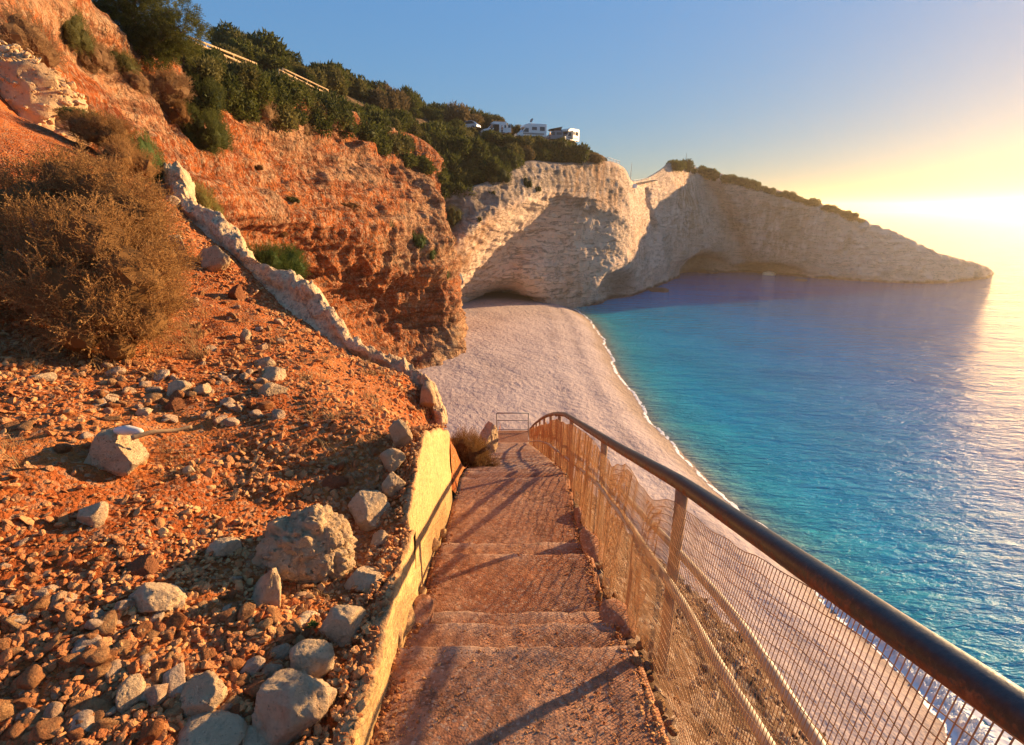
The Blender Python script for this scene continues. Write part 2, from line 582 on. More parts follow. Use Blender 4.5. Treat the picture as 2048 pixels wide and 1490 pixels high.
def m_leaf(name, lo, hi, trans=0.35, rough=0.7):
    t = NT(name)
    r = t.attr('rnd')
    oi = t.n('ShaderNodeObjectInfo').outputs['Random']
    f = t.math('ADD', t.math('MULTIPLY', r, 0.7), t.math('MULTIPLY', oi, 0.3))
    col = t.mix(f, lo, hi)
    p = t.n('ShaderNodeBsdfPrincipled')
    t.l(col, p.inputs['Base Color']); p.inputs['Roughness'].default_value = rough
    p.inputs['Specular IOR Level'].default_value = 0.15
    tr = t.n('ShaderNodeBsdfTranslucent'); t.l(col, tr.inputs[0])
    mx = t.n('ShaderNodeMixShader'); mx.inputs[0].default_value = trans
    t.l(p.outputs[0], mx.inputs[1]); t.l(tr.outputs[0], mx.inputs[2])
    t.l(mx.outputs[0], t.out.inputs['Surface'])
    return t.m


def m_plain(name, col, rough=0.5, metal=0.0, spec=0.4, var=0.15, scale=4, **kw):
    t = NT(name); c = t.co()
    nz = t.noise(c, scale, 6, 0.6)
    b = np.array(col)
    cc = t.ramp(nz, [(0.3, tuple(b * (1 - var))), (0.7, tuple(np.minimum(b * (1 + var), 0.95)))])
    return t.done(cc, rough, t.bump(nz, 0.1, 0.02), spec, metal, **kw)


def m_handrail():
    """Old dark paint over steel, rust breaking through."""
    t = NT('rusty_painted_steel'); c = t.co()
    n1 = t.noise(c, 9, 8, 0.7, 0.3)
    n2 = t.noise(c, 60, 6, 0.7)
    g = t.n('ShaderNodeNewGeometry').outputs['Normal']
    sp = t.n('ShaderNodeSeparateXYZ'); t.l(g, sp.inputs[0])
    wear = t.math('ADD', n1, t.math('MULTIPLY', t.math('ADD', t.math('MULTIPLY', sp.outputs[2], -0.20), t.math('MULTIPLY', sp.outputs[0], -0.12)), 1.0))
    k = t.ramp(t.math('ADD', wear, t.math('MULTIPLY', t.math('SUBTRACT', n2, 0.5), 0.35)), [(0.60, 0), (0.72, 1)])
    rust = t.ramp(n2, [(0.3, (0.10, 0.035, 0.014)), (0.6, (0.25, 0.10, 0.04)), (0.8, (0.36, 0.17, 0.07))])
    paint = t.ramp(n2, [(0.35, (0.022, 0.021, 0.022)), (0.7, (0.05, 0.045, 0.042))])
    col = t.mix(k, paint, rust)
    rg = t.math('ADD', t.math('MULTIPLY', k, 0.4), 0.36)
    n = t.bump(n2, 0.5, 0.002)
    n = t.bump(n1, 0.35, 0.006, n)
    return t.done(col, rg, n, 0.5)


M = dict(
    soil=m_soil(), red=m_cliff_red(), white=m_cliff_white(),
    gravel=m_stone('gravel_stone', (0.44, 0.14, 0.042), (0.74, 0.42, 0.17), 'attr', 0.55),
    stone=m_stone('loose_stone', (0.48, 0.17, 0.055), (0.70, 0.40, 0.17), 'obj', 0.5),
    pale_stone=m_stone('pale_stone', (0.76, 0.48, 0.27), (0.90, 0.65, 0.42), 'obj', 0.3),
    boulder=m_boulder('pale_boulder', (0.97, 0.68, 0.39)),
    rough_boulder=m_boulder('rough_boulder', (0.95, 0.65, 0.36), 1.6, 0.3),
    red_boulder=m_boulder('red_boulder', (0.42, 0.17, 0.075), 1.0, 0.5),
    stairs=m_concrete('dusty_concrete', (0.42, 0.215, 0.12), (0.33, 0.115, 0.048), 0.8, worn_lit=True),
    wall=m_concrete('ochre_concrete', (0.68, 0.43, 0.17), (0.55, 0.32, 0.12), 0.6, 1.0, 1.3, 0.3, topdust=0.85),
    kerb=m_concrete('pale_concrete', (0.78, 0.55, 0.32), (0.50, 0.27, 0.12), 0.6, 0.5, 2.0, 0.5),
    beach=m_beach(), sea=m_sea(),
    leaf_dark=m_leaf('dark_shrub_leaf', (0.018, 0.03, 0.006), (0.15, 0.155, 0.028)),
    leaf_olive=m_leaf('olive_shrub_leaf', (0.05, 0.052, 0.013), (0.21, 0.18, 0.05)),
    leaf_green=m_leaf('fresh_green_leaf', (0.04, 0.07, 0.012), (0.12, 0.15, 0.03)),
    leaf_brown=m_leaf('heath_twig_leaf', (0.22, 0.11, 0.035), (0.58, 0.33, 0.12), 0.3, 0.8),
    leaf_dry=m_leaf('dry_twig_leaf', (0.20, 0.11, 0.05), (0.42, 0.27, 0.13), 0.3, 0.85),
    leaf_rust=m_leaf('rusty_heath_leaf', (0.13, 0.06, 0.018), (0.30, 0.16, 0.05), 0.3, 0.85),
    grass=m_leaf('dry_grass_blade', (0.26, 0.15, 0.06), (0.55, 0.37, 0.17), 0.3, 0.8),
    grass_green=m_leaf('yellow_green_blade', (0.13, 0.12, 0.025), (0.32, 0.25, 0.07), 0.35, 0.8),
    bark=m_plain('grey_bark', (0.16, 0.10, 0.06), 0.9, var=0.4, scale=9),
    handrail=m_handrail(),
    galv=m_plain('weathered_zinc_pipe', (0.42, 0.34, 0.23), 0.55, 0.0, 0.4, 0.3, 14),
    post=m_plain('rusted_post', (0.36, 0.21, 0.11), 0.75, 0.0, 0.3, 0.35, 12),
    wire=m_plain('rusty_wire', (0.52, 0.29, 0.12), 0.6, 0.0, 0.4, 0.3, 20),
    wood=m_plain('weathered_timber', (0.42, 0.29, 0.16), 0.85, 0, 0.2, 0.3, 3),
    drift=m_plain('bleached_wood', (0.68, 0.60, 0.50), 0.75, 0, 0.2, 0.15, 12),
    stick=m_plain('dead_stick', (0.40, 0.25, 0.12), 0.85, 0, 0.2, 0.3, 18),
    paint_white=m_plain('white_vehicle_paint', (0.78, 0.77, 0.74), 0.35, 0, 0.5, 0.03, 2),
    paint_cream=m_plain('cream_vehicle_paint', (0.74, 0.62, 0.47), 0.4, 0, 0.5, 0.04, 2),
    paint_silver=m_plain('silver_vehicle_paint', (0.52, 0.53, 0.54), 0.3, 0.2, 0.5, 0.04, 2),
    paint_blue=m_plain('slate_vehicle_paint', (0.14, 0.18, 0.22), 0.35, 0, 0.5, 0.05, 2),
    glass=m_plain('dark_window_glass', (0.05, 0.06, 0.07), 0.08, 0, 0.6, 0.05, 2),
    rubber=m_plain('tyre_rubber', (0.025, 0.025, 0.025), 0.85, 0, 0.2, 0.1, 8),
    dark=m_plain('dark_interior', (0.03, 0.027, 0.025), 0.8, 0, 0.2, 0.1, 3),
    canvas=m_plain('dark_canvas', (0.06, 0.06, 0.055), 0.85, 0, 0.2, 0.15, 5),
    steel=m_plain('grey_steel', (0.30, 0.27, 0.24), 0.5, 0.0, 0.4, 0.2, 6),
    skin=m_plain('skin', (0.50, 0.28, 0.18), 0.6, 0, 0.3, 0.05, 5),
    cloth_red=m_plain('red_cloth', (0.42, 0.10, 0.06), 0.85, 0, 0.2, 0.1, 6),
    cloth_dark=m_plain('navy_cloth', (0.04, 0.05, 0.09), 0.85, 0, 0.2, 0.1, 6),
    cloth_yellow=m_plain('yellow_cloth', (0.60, 0.48, 0.12), 0.85, 0, 0.2, 0.1, 6),
    hair=m_plain('brown_hair', (0.06, 0.035, 0.02), 0.7, 0, 0.3, 0.2, 8),
    foam=m_plain('sea_foam_white', (0.80, 0.78, 0.75), 0.7, 0, 0.3, 0.06, 3),
    asphalt=m_plain('road_gravel', (0.26, 0.19, 0.14), 0.9, 0, 0.2, 0.2, 1),
)
# ------------------------------------------------------------------ stairs profile
NOS = [(1.98, 1.90, 2.05), (2.31, 2.19, 2.22), (2.56, 2.33, 2.38), (3.33, 2.46, 2.53), (3.64, 2.61, 2.66), (5.5, 2.76, 3.09), (5.96, 3.20, 3.25)]
_y, _d = 5.96, 3.25
while _y < 20.0:
    _y += 0.36; _d += 0.162
    NOS.append((_y, _d - 0.015, _d))
_PY = [-6.0, -0.5, 0.9] + [n[0] for n in NOS] + [40]
_PD = [-0.2, 1.65, 1.86] + [n[2] for n in NOS] + [NOS[-1][2] + 5.0]


def stair_drop(Y):
    return np.interp(Y, _PY, _PD)


def xl(Y): return np.interp(Y, [-6, 1.2, 2.3, 4.8, 6, 22], [-0.54, -0.56, -0.61, -0.64, -0.66, -0.66])
def xr(Y): return np.interp(Y, [-6, 2.0, 4.0, 5.5, 7, 22], [0.62, 0.62, 0.63, 0.70, 0.74, 0.74])


# ------------------------------------------------------------------ beach and sea
SHORE_PX = [(1118, 606), (1135, 613), (1167, 631), (1199, 664), (1234, 739), (1274, 798), (1306, 849), (1350, 892), (1430, 975), (1500, 1040), (1570, 1100), (1640, 1168), (1700, 1235), (1800, 1325), (1905, 1430), (1960, 1500), (2080, 1660)]
SHORE = np.array([Wz(x, y, 0.0)[:2] for x, y in SHORE_PX])
SHORE = np.vstack([SHORE[:1] + [-3, 14], SHORE, SHORE[-1:] + [2, -12], SHORE[-1:] + [14, -60]])
SHORE = np.array(catmull(SHORE, 5))


def shore_sd(P):
    """Signed distance: + on the sea side."""
    d, s = dist_polyline(P, SHORE)
    return -d * s if False else d * s


_t = shore_sd(np.array([[60.0, 60.0]]))[0]
SEA_SIGN = 1.0 if _t > 0 else -1.0


def beach_z(P):
    d = -SEA_SIGN * shore_sd(P)
    z = np.where(d > 0, 3.2 * (1 - np.exp(-np.maximum(d, 0) / 14.0)) + 0.35 * smooth(0, 3, d), 0.16 * d)
    return z + 0.10 * fbm(np.c_[P * 0.25, np.zeros(len(P))], 3, seed=3) * smooth(1, 6, d)


def build_beach():
    xs = np.concatenate([np.arange(-46, -14, 1.0), np.arange(-14, 34, 0.35), np.arange(34, 50, 1.0)])
    ys = np.concatenate([np.arange(-60, 8, 2.0), np.arange(8, 70, 0.4), np.arange(70, 145, 0.7)])
    X, Y = np.meshgrid(xs, ys)
    P = np.c_[X.ravel(), Y.ravel()]
    d = -SEA_SIGN * shore_sd(P)
    z = beach_z(P)
    wet = smooth(3.2, 0.6, d + 0.9 * fbm(np.c_[P * 0.3, 0 * P[:, 0]], 3, seed=8))
    band = 0.5 * np.exp(-((d - 5.2 - 0.8 * vnoise(np.c_[P * 0.12, 0 * d], 5)) / 0.5) ** 2) + 0.4 * np.exp(-((d - 8.5 - 1.2 * vnoise(np.c_[P * 0.1, 0 * d], 6)) / 0.6) ** 2)
    wet = np.maximum(wet, band * smooth(-0.2, 0.4, fbm(np.c_[P * 0.5, 0 * d], 3, seed=9)) * 0.6)
    z = np.maximum(z, -4) + 0.12 * np.exp(-((d - 4.2) / 1.2) ** 2) + 0.10 * np.exp(-((d - 8.0) / 1.5) ** 2)
    o = obj('beach', np.c_[P, z], grid_faces(len(ys), len(xs)), M['beach'], attrs={'wet': wet})
    tag(o, 'pale pinkish pebble beach at the foot of the cliffs', 'beach', kind='structure')


def build_sea():
    # fine near the cove, coarse to the horizon
    rr = np.concatenate([np.linspace(0.5, 40, 60), np.geomspace(41, 400, 130), np.geomspace(420, 3400, 44)])
    aa = np.radians(np.concatenate([np.arange(-180, -30, 10), np.arange(-30, 80, 0.6), np.arange(80, 181, 10)]))
    R, A = np.meshgrid(rr, aa, indexing='ij')
    P = np.c_[(R * np.sin(A)).ravel(), (R * np.cos(A)).ravel()]
    d = np.abs(shore_sd(P)) * np.sign(SEA_SIGN * shore_sd(P))
    d = np.maximum(d, 0) + 1.2 * fbm(np.c_[P * 0.12, 0 * P[:, 0]], 3, seed=21) * smooth(0, 6, d)
    stops = [0, 1.2, 3.5, 8, 18, 34, 60, 130, 100000]
    cols = np.array([(0.32, 0.30, 0.23), (0.15, 0.38, 0.38), (0.03, 0.38, 0.49), (0.004, 0.34, 0.56), (0.002, 0.30, 0.57), (0.001, 0.22, 0.50), (0.001, 0.13, 0.35), (0.002, 0.08, 0.22), (0.003, 0.06, 0.17)])
    c = np.stack([np.interp(d, stops, cols[:, i]) for i in range(3)], 1)
    z = np.zeros(len(P))
    o = obj('sea', np.c_[P, z], grid_faces(len(rr), len(aa)), M['sea'], attrs={'col': c, 'calm': smooth(0, 20, d)})
    tag(o, 'turquoise sea of the cove reaching out to the horizon', 'sea', kind='structure')


def build_foam():
    # the breaking edge along the near shore, lace further up
    i0 = 6
    n = 2600
    cum = np.concatenate([[0], np.cumsum(np.linalg.norm(np.diff(SHORE, axis=0), axis=1))])
    tgt = shore_y = np.interp(np.linspace(0, cum[-1], 4000), cum, SHORE[:, 1])
    wgt = np.where(shore_y < 40, 5.0, 0.8) * (shore_y > -6)
    cw = np.concatenate([[0], np.cumsum(wgt)[:-1]]) / wgt.sum()
    ss = np.interp(np.linspace(0, 1, n), cw + np.arange(4000) * 1e-9, np.linspace(0, cum[-1], 4000))
    L = np.stack([np.interp(ss, cum, SHORE[:, i]) for i in range(2)], 1)
    T = np.gradient(L, axis=0); T /= np.linalg.norm(T, axis=1)[:, None] + 1e-9
    for _ in range(20): T[1:-1] = (T[:-2] + T[1:-1] + T[2:]) / 3
    N = np.c_[-T[:, 1], T[:, 0]]
    mid = n // 3
    if SEA_SIGN * shore_sd(L[mid:mid + 1] + N[mid:mid + 1] * 0.5)[0] < 0: N = -N
    nw = 84
    w = np.linspace(-1.5, 3.4, nw)
    G = L[:, None, :] + N[:, None, :] * w[None, :, None]
    P = G.reshape(-1, 2)
    near = np.repeat(smooth(36, 20, L[:, 1]), nw)
    S = np.repeat(ss, nw)
    wv = np.tile(w, n) + 0.8 * fbm(np.c_[S * 0.25, S * 0, S * 0], 4, seed=41) + 0.25 * fbm(np.c_[P * 1.2, P[:, :1] * 0], 3, seed=43)
    Q = np.c_[P, P[:, :1] * 0]
    crest = smooth(-0.9, -0.3, wv) * smooth(1.3, 0.2, wv)
    wash = smooth(-1.1, -0.6, wv) * smooth(3.2, 0.8, wv)
    thin = smooth(-0.35, -0.1, wv) * smooth(0.3, 0.05, wv)
    lace = fbm(Q * 2.0 + 0.5 * np.c_[vnoise(Q, 3), vnoise(Q, 4), 0 * S], 5, seed=44, ridged=True, gain=0.6)
    m = near * np.maximum(crest * (1.0 + 0.5 * lace) - 0.25, wash * (0.62 * lace + 0.12)) + (1 - near) * (thin * (0.40 + 0.8 * lace) - 0.40)
    lumps = np.abs(fbm(Q * 3.5, 5, seed=46, gain=0.6))
    z = np.maximum(0.0, beach_z(P)) + 0.012 + np.clip(m, 0, 1) ** 0.6 * (0.05 + near * crest * (0.10 + 0.75 * lumps))
    F = grid_faces(n, nw)
    keep = (m[F].mean(1) > 0.0)
    o = obj('sea_foam', np.c_[P, z], F[keep], M['foam'])
    tag(o, 'white surf breaking along the near edge of the beach', 'surf', kind='stuff')


# ------------------------------------------------------------------ left scree slope
def _slope_pts():
    pts = []
    def rel(x, y, z): pts.append((x, y, z))
    for x, y, z in [(-0.75, -3, -0.9), (-0.75, -1, -1.45), (-0.72, 0.3, -1.72), (-0.72, 1.3, -1.84), (-0.76, 1.95, -1.82), (-0.78, 2.67, -1.86), (-0.8, 3.4, -1.60), (-0.82, 4.65, -2.12),
                    (-0.85, 5.4, -2.55), (-0.9, 6.2, -3.05), (-1.0, 8, -3.95), (-1.0, 12, -5.9), (-1.0, 18, -8.6), (-1.0, 24, -12.0),
                    (-3.0, 9.5, -3.2), (-3.5, 14, -6.6), (-3.5, 20, -10), (-6, 14, -4.5), (-7, 20, -8),
                    (-9.5, 13.2, -0.6), (-13, 13.5, 1.5), (-16, 12, 4.2), (-12, 9.5, 3.6), (-14, 4, 3.2), (-9, 4, 0.8), (-9, 0, 0.6), (-4, -2, -0.6), (-9, -5, 1.2)]:
        rel(x, y, z)
    for px, py, Y in [(0, 1490, 1.206), (0, 1200, 1.68), (0, 950, 2.2), (0, 720, 3.45), (300, 900, 2.75), (500, 720, 4.4), (700, 800, 4.1), (600, 640, 6.2), (850, 790, 5.6),
                      (720, 720, 5.8), (450, 500, 7.5), (330, 400, 8.7), (530, 580, 6.8), (230, 330, 9.8), (110, 300, 10.3), (0, 110, 10.8), (300, 560, 5.8), (400, 650, 5.2), (200, 560, 5.0), (500, 1100, 2.2), (250, 1300, 1.55)]:
        p = W(px, py, Y); pts.append((p[0], p[1], p[2] - H))
    return np.array(pts)


_sp = _slope_pts()
_tps = TPS(_sp[:, :2], _sp[:, 2], 0.02)


def slope_z(P, detail=True):
    P = np.asarray(P, float)
    z = _tps(P)
    if detail:
        Q = np.c_[P, np.zeros(len(P))]
        edge = smooth(-0.72, -1.1, P[:, 0])
        z = z + edge * (0.10 * fbm(Q * 1.1, 4, seed=61) + 0.035 * fbm(Q * 5.5, 4, seed=63))
    x, Y = P[:, 0], P[:, 1]
    wt = np.interp(Y, [0.0, 0.6, 1.32, 1.95, 2.6, 2.63, 2.9, 3.15, 3.4, 4.0, 4.65, 4.8], [-1.62, -1.70, -1.78, -1.79, -1.82, -1.78, -1.70, -1.60, -1.54, -1.78, -2.08, -2.16]) - 0.012
    w = np.exp(-(np.minimum(0, x - xl(Y) + 0.10) / 0.22) ** 2) * smooth(-0.4, 0.4, Y) * smooth(5.0, 4.75, Y)
    z = z * (1 - w) + wt * w
    return z + H


def slope_hit(px, py, y0=0.7, y1=14.0, lift=0.0):
    Y = np.linspace(y0, y1, 900)
    x, f, z = ray(px, py)
    P = np.c_[x / f * Y, Y]
    zr = H + z / f * Y
    g = slope_z(P) + lift - zr
    k = np.argmax(g > 0)
    return np.array([P[k, 0], P[k, 1], zr[k]])


def build_slope():
    xs = np.concatenate([np.arange(-20, -7, 0.16), np.arange(-7, -3, 0.06), np.arange(-3, -0.70, 0.027), [-0.70]])
    ys = np.concatenate([np.arange(-6, 0.5, 0.25), np.arange(0.5, 4.5, 0.03), np.arange(4.5, 11, 0.06), np.arange(11, 26, 0.3)])
    X, Y = np.meshgrid(xs, ys)
    P = np.c_[X.ravel(), Y.ravel()]
    z = slope_z(P)
    P = P.copy()
    # the edge follows the back of the wall
    last = np.isclose(P[:, 0], -0.70)
    P[last, 0] = xl(P[last, 1]) - 0.03
    far = last & (P[:, 1] > 4.75)
    z[far] = np.minimum(z[far], H - stair_drop(P[far, 1]) + 0.12)
    beyond = last & (P[:, 1] > 4.82)
    P[beyond, 0] = xl(P[beyond, 1]) + 0.03
    z[beyond] = H - stair_drop(P[beyond, 1]) + 0.03 + 0.03 * vnoise(np.c_[P[beyond] * 3, 0 * P[beyond, 0]], 3)
    o = obj('scree_slope', np.c_[P, z], grid_faces(len(ys), len(xs)), M['soil'])
    tag(o, 'red earth slope strewn with stones above the stairs', 'slope', kind='structure')


def mound_z(P):
    """Steep bank under and to the right of the railing, running down to the beach."""
    x, Y = P[:, 0], P[:, 1]
    s = stair_drop(np.minimum(Y, 21))
    e = xr(Y)
    t = np.maximum(0, x - e)
    fall = 0.06 + 0.28 * smooth(0, 0.30, t) + np.maximum(0, t - 0.35) * 1.18 + np.maximum(0, Y - 21.0) * 1.1
    z = H - s - fall
    Q = np.c_[P, z]
    amp = smooth(0.05, 1.2, t)
    z = z + amp * (0.55 * fbm(Q * 0.45, 4, seed=71) + 0.16 * fbm(Q * 1.7, 4, seed=72, ridged=True) + 0.05 * fbm(Q * 6, 3, seed=73))
    return np.maximum(z, 0.2 + beach_z(P) - 0.5)


def build_mound():
    xs = np.concatenate([np.arange(-6, 0.5, 0.6), np.arange(0.5, 3.0, 0.04), np.arange(3.0, 18, 0.14)])
    ys = np.concatenate([np.arange(-14, 0, 0.5), np.arange(0, 8, 0.06), np.arange(8, 36, 0.2)])
    X, Y = np.meshgrid(xs, ys)
    P = np.c_[X.ravel(), Y.ravel()]
    z = mound_z(P) - 0.55 * smooth(0.66, 0.3, P[:, 0])
    o = obj('bank_slope', np.c_[P, z], grid_faces(len(ys), len(xs)), M['bank'])
    tag(o, 'steep earth bank falling from the railing to the beach', 'bank', kind='structure')


# ------------------------------------------------------------------ cliffs
def nodes(rows):
    return np.array([[W(*p) if len(p) == 3 else np.array(p[:3]) for p in r] for r in rows])


RED_ROWS = [
    [(-300, -250, 20), (0, -120, 28), (190, 70, 36), (330, 115, 43), (430, 142, 47), (560, 186, 58), (660, 222, 69), (760, 240, 82), (850, 290, 88), (890, 350, 96)],
    [(-300, -150, 17), (0, -20, 20), (150, 112, 27), (300, 165, 34), (440, 210, 42), (580, 245, 54), (690, 278, 66), (800, 325, 76), (872, 385, 80), (888, 390, 95)],
    [(-300, 50, 13), (0, 90, 15.5), (140, 180, 22), (280, 240, 30), (430, 290, 38), (560, 330, 49), (690, 365, 59), (810, 400, 69), (884, 440, 77), (892, 440, 96)],
    [(-300, 250, 11.6), (0, 260, 13), (150, 320, 19), (290, 365, 26), (430, 400, 34), (560, 430, 43), (690, 460, 53), (810, 490, 64), (897, 515, 75), (905, 515, 96)],
    [(-300, 430, 11.6), (0, 430, 13), (180, 460, 18), (320, 490, 25), (450, 510, 36), (580, 540, 49), (700, 562, 59.5), (815, 580, 67), (908, 580, 74), (912, 580, 95)],
    [(-300, 640, 12), (0, 600, 14), (250, 600, 19), (380, 610, 27), (520, 620, 39), (620, 640, 51), (720, 655, 60.5), (815, 660, 67.5), (917, 655, 73), (916, 640, 92)],
    [(-300, 900, 16), (0, 860, 17), (250, 830, 21), (400, 810, 28), (540, 800, 36), (640, 795, 43), (745, 790, 51), (838, 772, 58), (925, 728, 70), (915, 690, 86)],
]
_foot = []
for q in [(-300, 1500), (0, 1250), (300, 1120), (450, 1000), (600, 940), (720, 900), (800, 855), (866, 808), (916, 750), (912, 720)]:
    _foot.append(tuple(Wz(q[0], q[1], 0.2)) + (1,))


def build_red_cliff():
    R = nodes(RED_ROWS)
    foot = np.array([f[:3] for f in _foot])
    R = np.concatenate([R, foot[None]], 0)
    # thick inland part behind the top edge
    top = R[0] + np.array([-30, 12, 3.0]); R = np.concatenate([top[None], R], 0)
    G = catmull(R, [6, 14, 34, 36, 34, 34, 20, 12])
    G = np.swapaxes(catmull(np.swapaxes(G, 0, 1), [14, 34, 40, 40, 42, 42, 42, 42, 16]), 0, 1)
    # the top of the promontory stays put; relief grows with the size of the wall there
    P = G.reshape(-1, 3)
    N = grid_normals(G).reshape(-1, 3)
    if N[len(N) // 2, 1] > 0: N = -N
    sc = np.clip(P[:, 1] / 60.0, 0.25, 1.0)
    warp = np.c_[P[:, 0], P[:, 1], P[:, 2] * 1.0]
    n1 = fbm(warp * 0.11, 5, seed=81)
    gul = fbm(np.c_[P[:, 0] * 0.42, P[:, 1] * 0.42, P[:, 2] * 0.10], 4, seed=83, ridged=True)
    led = fbm(np.c_[P[:, 0] * 0.10, P[:, 1] * 0.10, P[:, 2] * 0.75], 4, seed=85)
    fine = fbm(P * 1.3, 5, seed=87)
    disp = sc * (2.0 * n1 + 0.6 * gul + 1.1 * led) + 0.32 * fine * np.sqrt(sc) + 0.5 * sc * fbm(P * 0.45, 4, seed=88, ridged=True)
    z = P[:, 2]
    keep = smooth(0.0, 2.0, np.abs(np.repeat(np.arange(G.shape[0]), G.shape[1]) - 6) / 3.0)
    P = P + N * (disp * keep)[:, None]
    # pale lime-cemented patches: the spur at the far foot, the lit shoulder upper left
    pale = 0.9 * np.exp(-((P[:, 0] + 8.5) / 3.2) ** 2 - ((P[:, 2] - 4) / 4.5) ** 2) * smooth(50, 62, P[:, 1])
    pale = np.maximum(pale, 0.6 * smooth(0.02, 0.42, fbm(P * [0.13, 0.13, 0.3], 4, seed=89)))
    pale = np.maximum(pale, 0.9 * smooth(2.6, 1.0, z))
    o = obj('red_cliff', P, grid_faces(*G.shape[:2]), M['red'], attrs={'pale': pale})
    tag(o, 'red conglomerate cliff rising behind the scree slope', 'cliff', kind='structure')
    return G


def _f(px, py, dz=0.0, dy=0.0):
    p = Wz(px, py, dz)
    return (p[0] * (1 + dy / p[1]), p[1] + dy, p[2], 1)


def _top(px, py, foot, dy):
    return (px, py, foot[1] + dy)


def build_white_cliff():
    cols = []
    # amphitheatre: top, brow, rim, under rim, mid, low, foot
    cols.append([(872, 380, 86), (880, 430, 86), (893, 508, 84), (924, 552, 95), (922, 575, 99), (915, 592, 103), _f(915, 616, 2.2)])
    cols.append([(950, 372, 89), (950, 410, 88), (945, 468, 86), (968, 503, 97), (965, 535, 104), (958, 572, 108), _f(952, 605, 2.0)])
    cols.append([(1010, 345, 96), (1010, 380, 93), (1000, 428, 91), (1028, 456, 102), (1020, 505, 109.5), (1010, 560, 110.5), _f(1010, 599, 2.0, 6)])
    cols.append([(1060, 322, 103), (1061, 355, 100), (1058, 400, 97.5), (1080, 424, 107), (1070, 485, 111.5), (1060, 555, 110), _f(1060, 608, 1.2)])
    cols.append([(1125, 326, 109), (1122, 350, 107), (1112, 388, 106), (1130, 404, 111.5), (1130, 470, 114.5), (1130, 560, 116), _f(1125, 612, 0.6)])
    cols.append([(1205, 322, 118), (1200, 355, 117), (1198, 395, 117), (1200, 412, 118), (1205, 480, 121), (1200, 550, 121), _f(1190, 609, 0.0)])
    cols.append([(1247, 336, 126), (1248, 375, 125), (1250, 415, 126), (1252, 440, 126), (1256, 490, 128), (1252, 545, 128), _f(1245, 599, 0.0)])
    cols.append([(1264, 368, 135), (1272, 400, 136), (1276, 430, 136), (1280, 450, 137), (1285, 490, 139), (1292, 540, 141), _f(1300, 578, 0.0)])
    cols.append([(1288, 371, 146), (1295, 395, 147), (1300, 425, 148), (1303, 450, 149), (1310, 485, 150), (1325, 525, 155), _f(1345, 560, 0.0)])
    cols.append([(1315, 357, 155), (1318, 390, 155), (1322, 425, 156), (1326, 450, 157), (1340, 490, 160), (1360, 520, 167), _f(1385, 549, 0.0)])
    f = _f(1440, 546, 0.0)
    cols.append([(1345, 340, 165), (1350, 380, 165), (1360, 420, 167), (1370, 450, 169), (1390, 490, 174), (1415, 522, 179), f])
    for (tx, ty), (bx, by), dy in [((1400, 350), (1490, 547), 0), ((1450, 362), (1540, 551), 1), ((1560, 394), (1620, 556), 3), ((1680, 430), (1700, 561), 5), ((1780, 470), (1780, 565), 6), ((1865, 505), (1850, 567), 6), ((1925, 522), (1915, 564), 5), ((1968, 533), (1962, 558), 3), ((1988, 547), (1985, 551), 1)]:
        f = _f(bx, by, 0.0)
        c = []
        for k, s in enumerate([0, 0.2, 0.4, 0.52, 0.72, 0.88]):
            c.append((tx + (bx - tx) * s, ty + (by - ty) * s, f[1] + dy * (1 - s)))
        c.append(f); cols.append(c)
    R = np.array([[W(*p) if len(p) == 3 else np.array(p[:3]) for p in c] for c in cols])      # (ncol, 7, 3)
    R = np.swapaxes(R, 0, 1)
    # below the water line and the far side
    low = R[-1] + np.array([0, -1.0, -5.0])
    back1 = R[0].copy(); back2 = R[0].copy()
    for i in range(R.shape[1]):
        away = R[0, i, :2] / np.linalg.norm(R[0, i, :2])
        head = np.clip((i - 6) / 2.0, 0, 1)
        th = 12 * (1 - 0.75 * np.clip((i - 13) / 6, 0, 1))
        back1[i, :2] += away * (th * 0.5); back1[i, 2] -= 0.5 + head * 0.5
        back2[i, :2] += away * (th * 2.2); back2[i, 2] = (1 - head) * (R[0, i, 2] - 1) + head * (-4.0)
    R = np.concatenate([back2[None], back1[None], R, low[None]], 0)
    G = catmull(R, [8, 5, 16, 22, 12, 34, 34, 26, 6])
    G = np.swapaxes(catmull(np.swapaxes(G, 0, 1), [30, 30, 26, 30, 34, 22, 16, 18, 18, 18, 18, 26, 40, 40, 36, 32, 26, 20, 12]), 0, 1)
    P = G.reshape(-1, 3)
    N = grid_normals(G).reshape(-1, 3)
    if N[(G.shape[0] // 2) * G.shape[1] + 140, 1] > 0: N = -N
    tipd = np.linalg.norm(P[:, :2] - R[2, -1, :2], axis=1)
    sc = smooth(2, 40, tipd) * 0.8 + 0.2
    n1 = fbm(P * 0.055, 5, seed=101)
    gul = fbm(np.c_[P[:, :2] * 0.20, P[:, 2] * 0.05], 4, seed=103, ridged=True)
    W_ = P + 5 * np.c_[vnoise(P * 0.05, 7), vnoise(P * 0.05, 8), vnoise(P * 0.05, 9)]
    led = fbm(np.c_[W_[:, 0] * 0.05 + W_[:, 2] * 0.12, W_[:, 1] * 0.05, W_[:, 2] * 0.55 + W_[:, 0] * 0.10], 5, seed=105)
    fine = fbm(P * 0.7, 5, seed=107, ridged=True)
    disp = sc * (0.9 * n1 + 0.25 * gul + 0.42 * led) + 0.26 * fine
    # sea caves at the waterline and the long cleft
    def cave(px, py, Y, rx, rz, depth):
        c = W(px, py, Y)
        q = ((P[:, 0] - c[0]) / rx) ** 2 + ((P[:, 2] - c[2]) / rz) ** 2 + ((P[:, 1] - c[1]) / 25) ** 2
        return -depth * np.exp(-q * q)
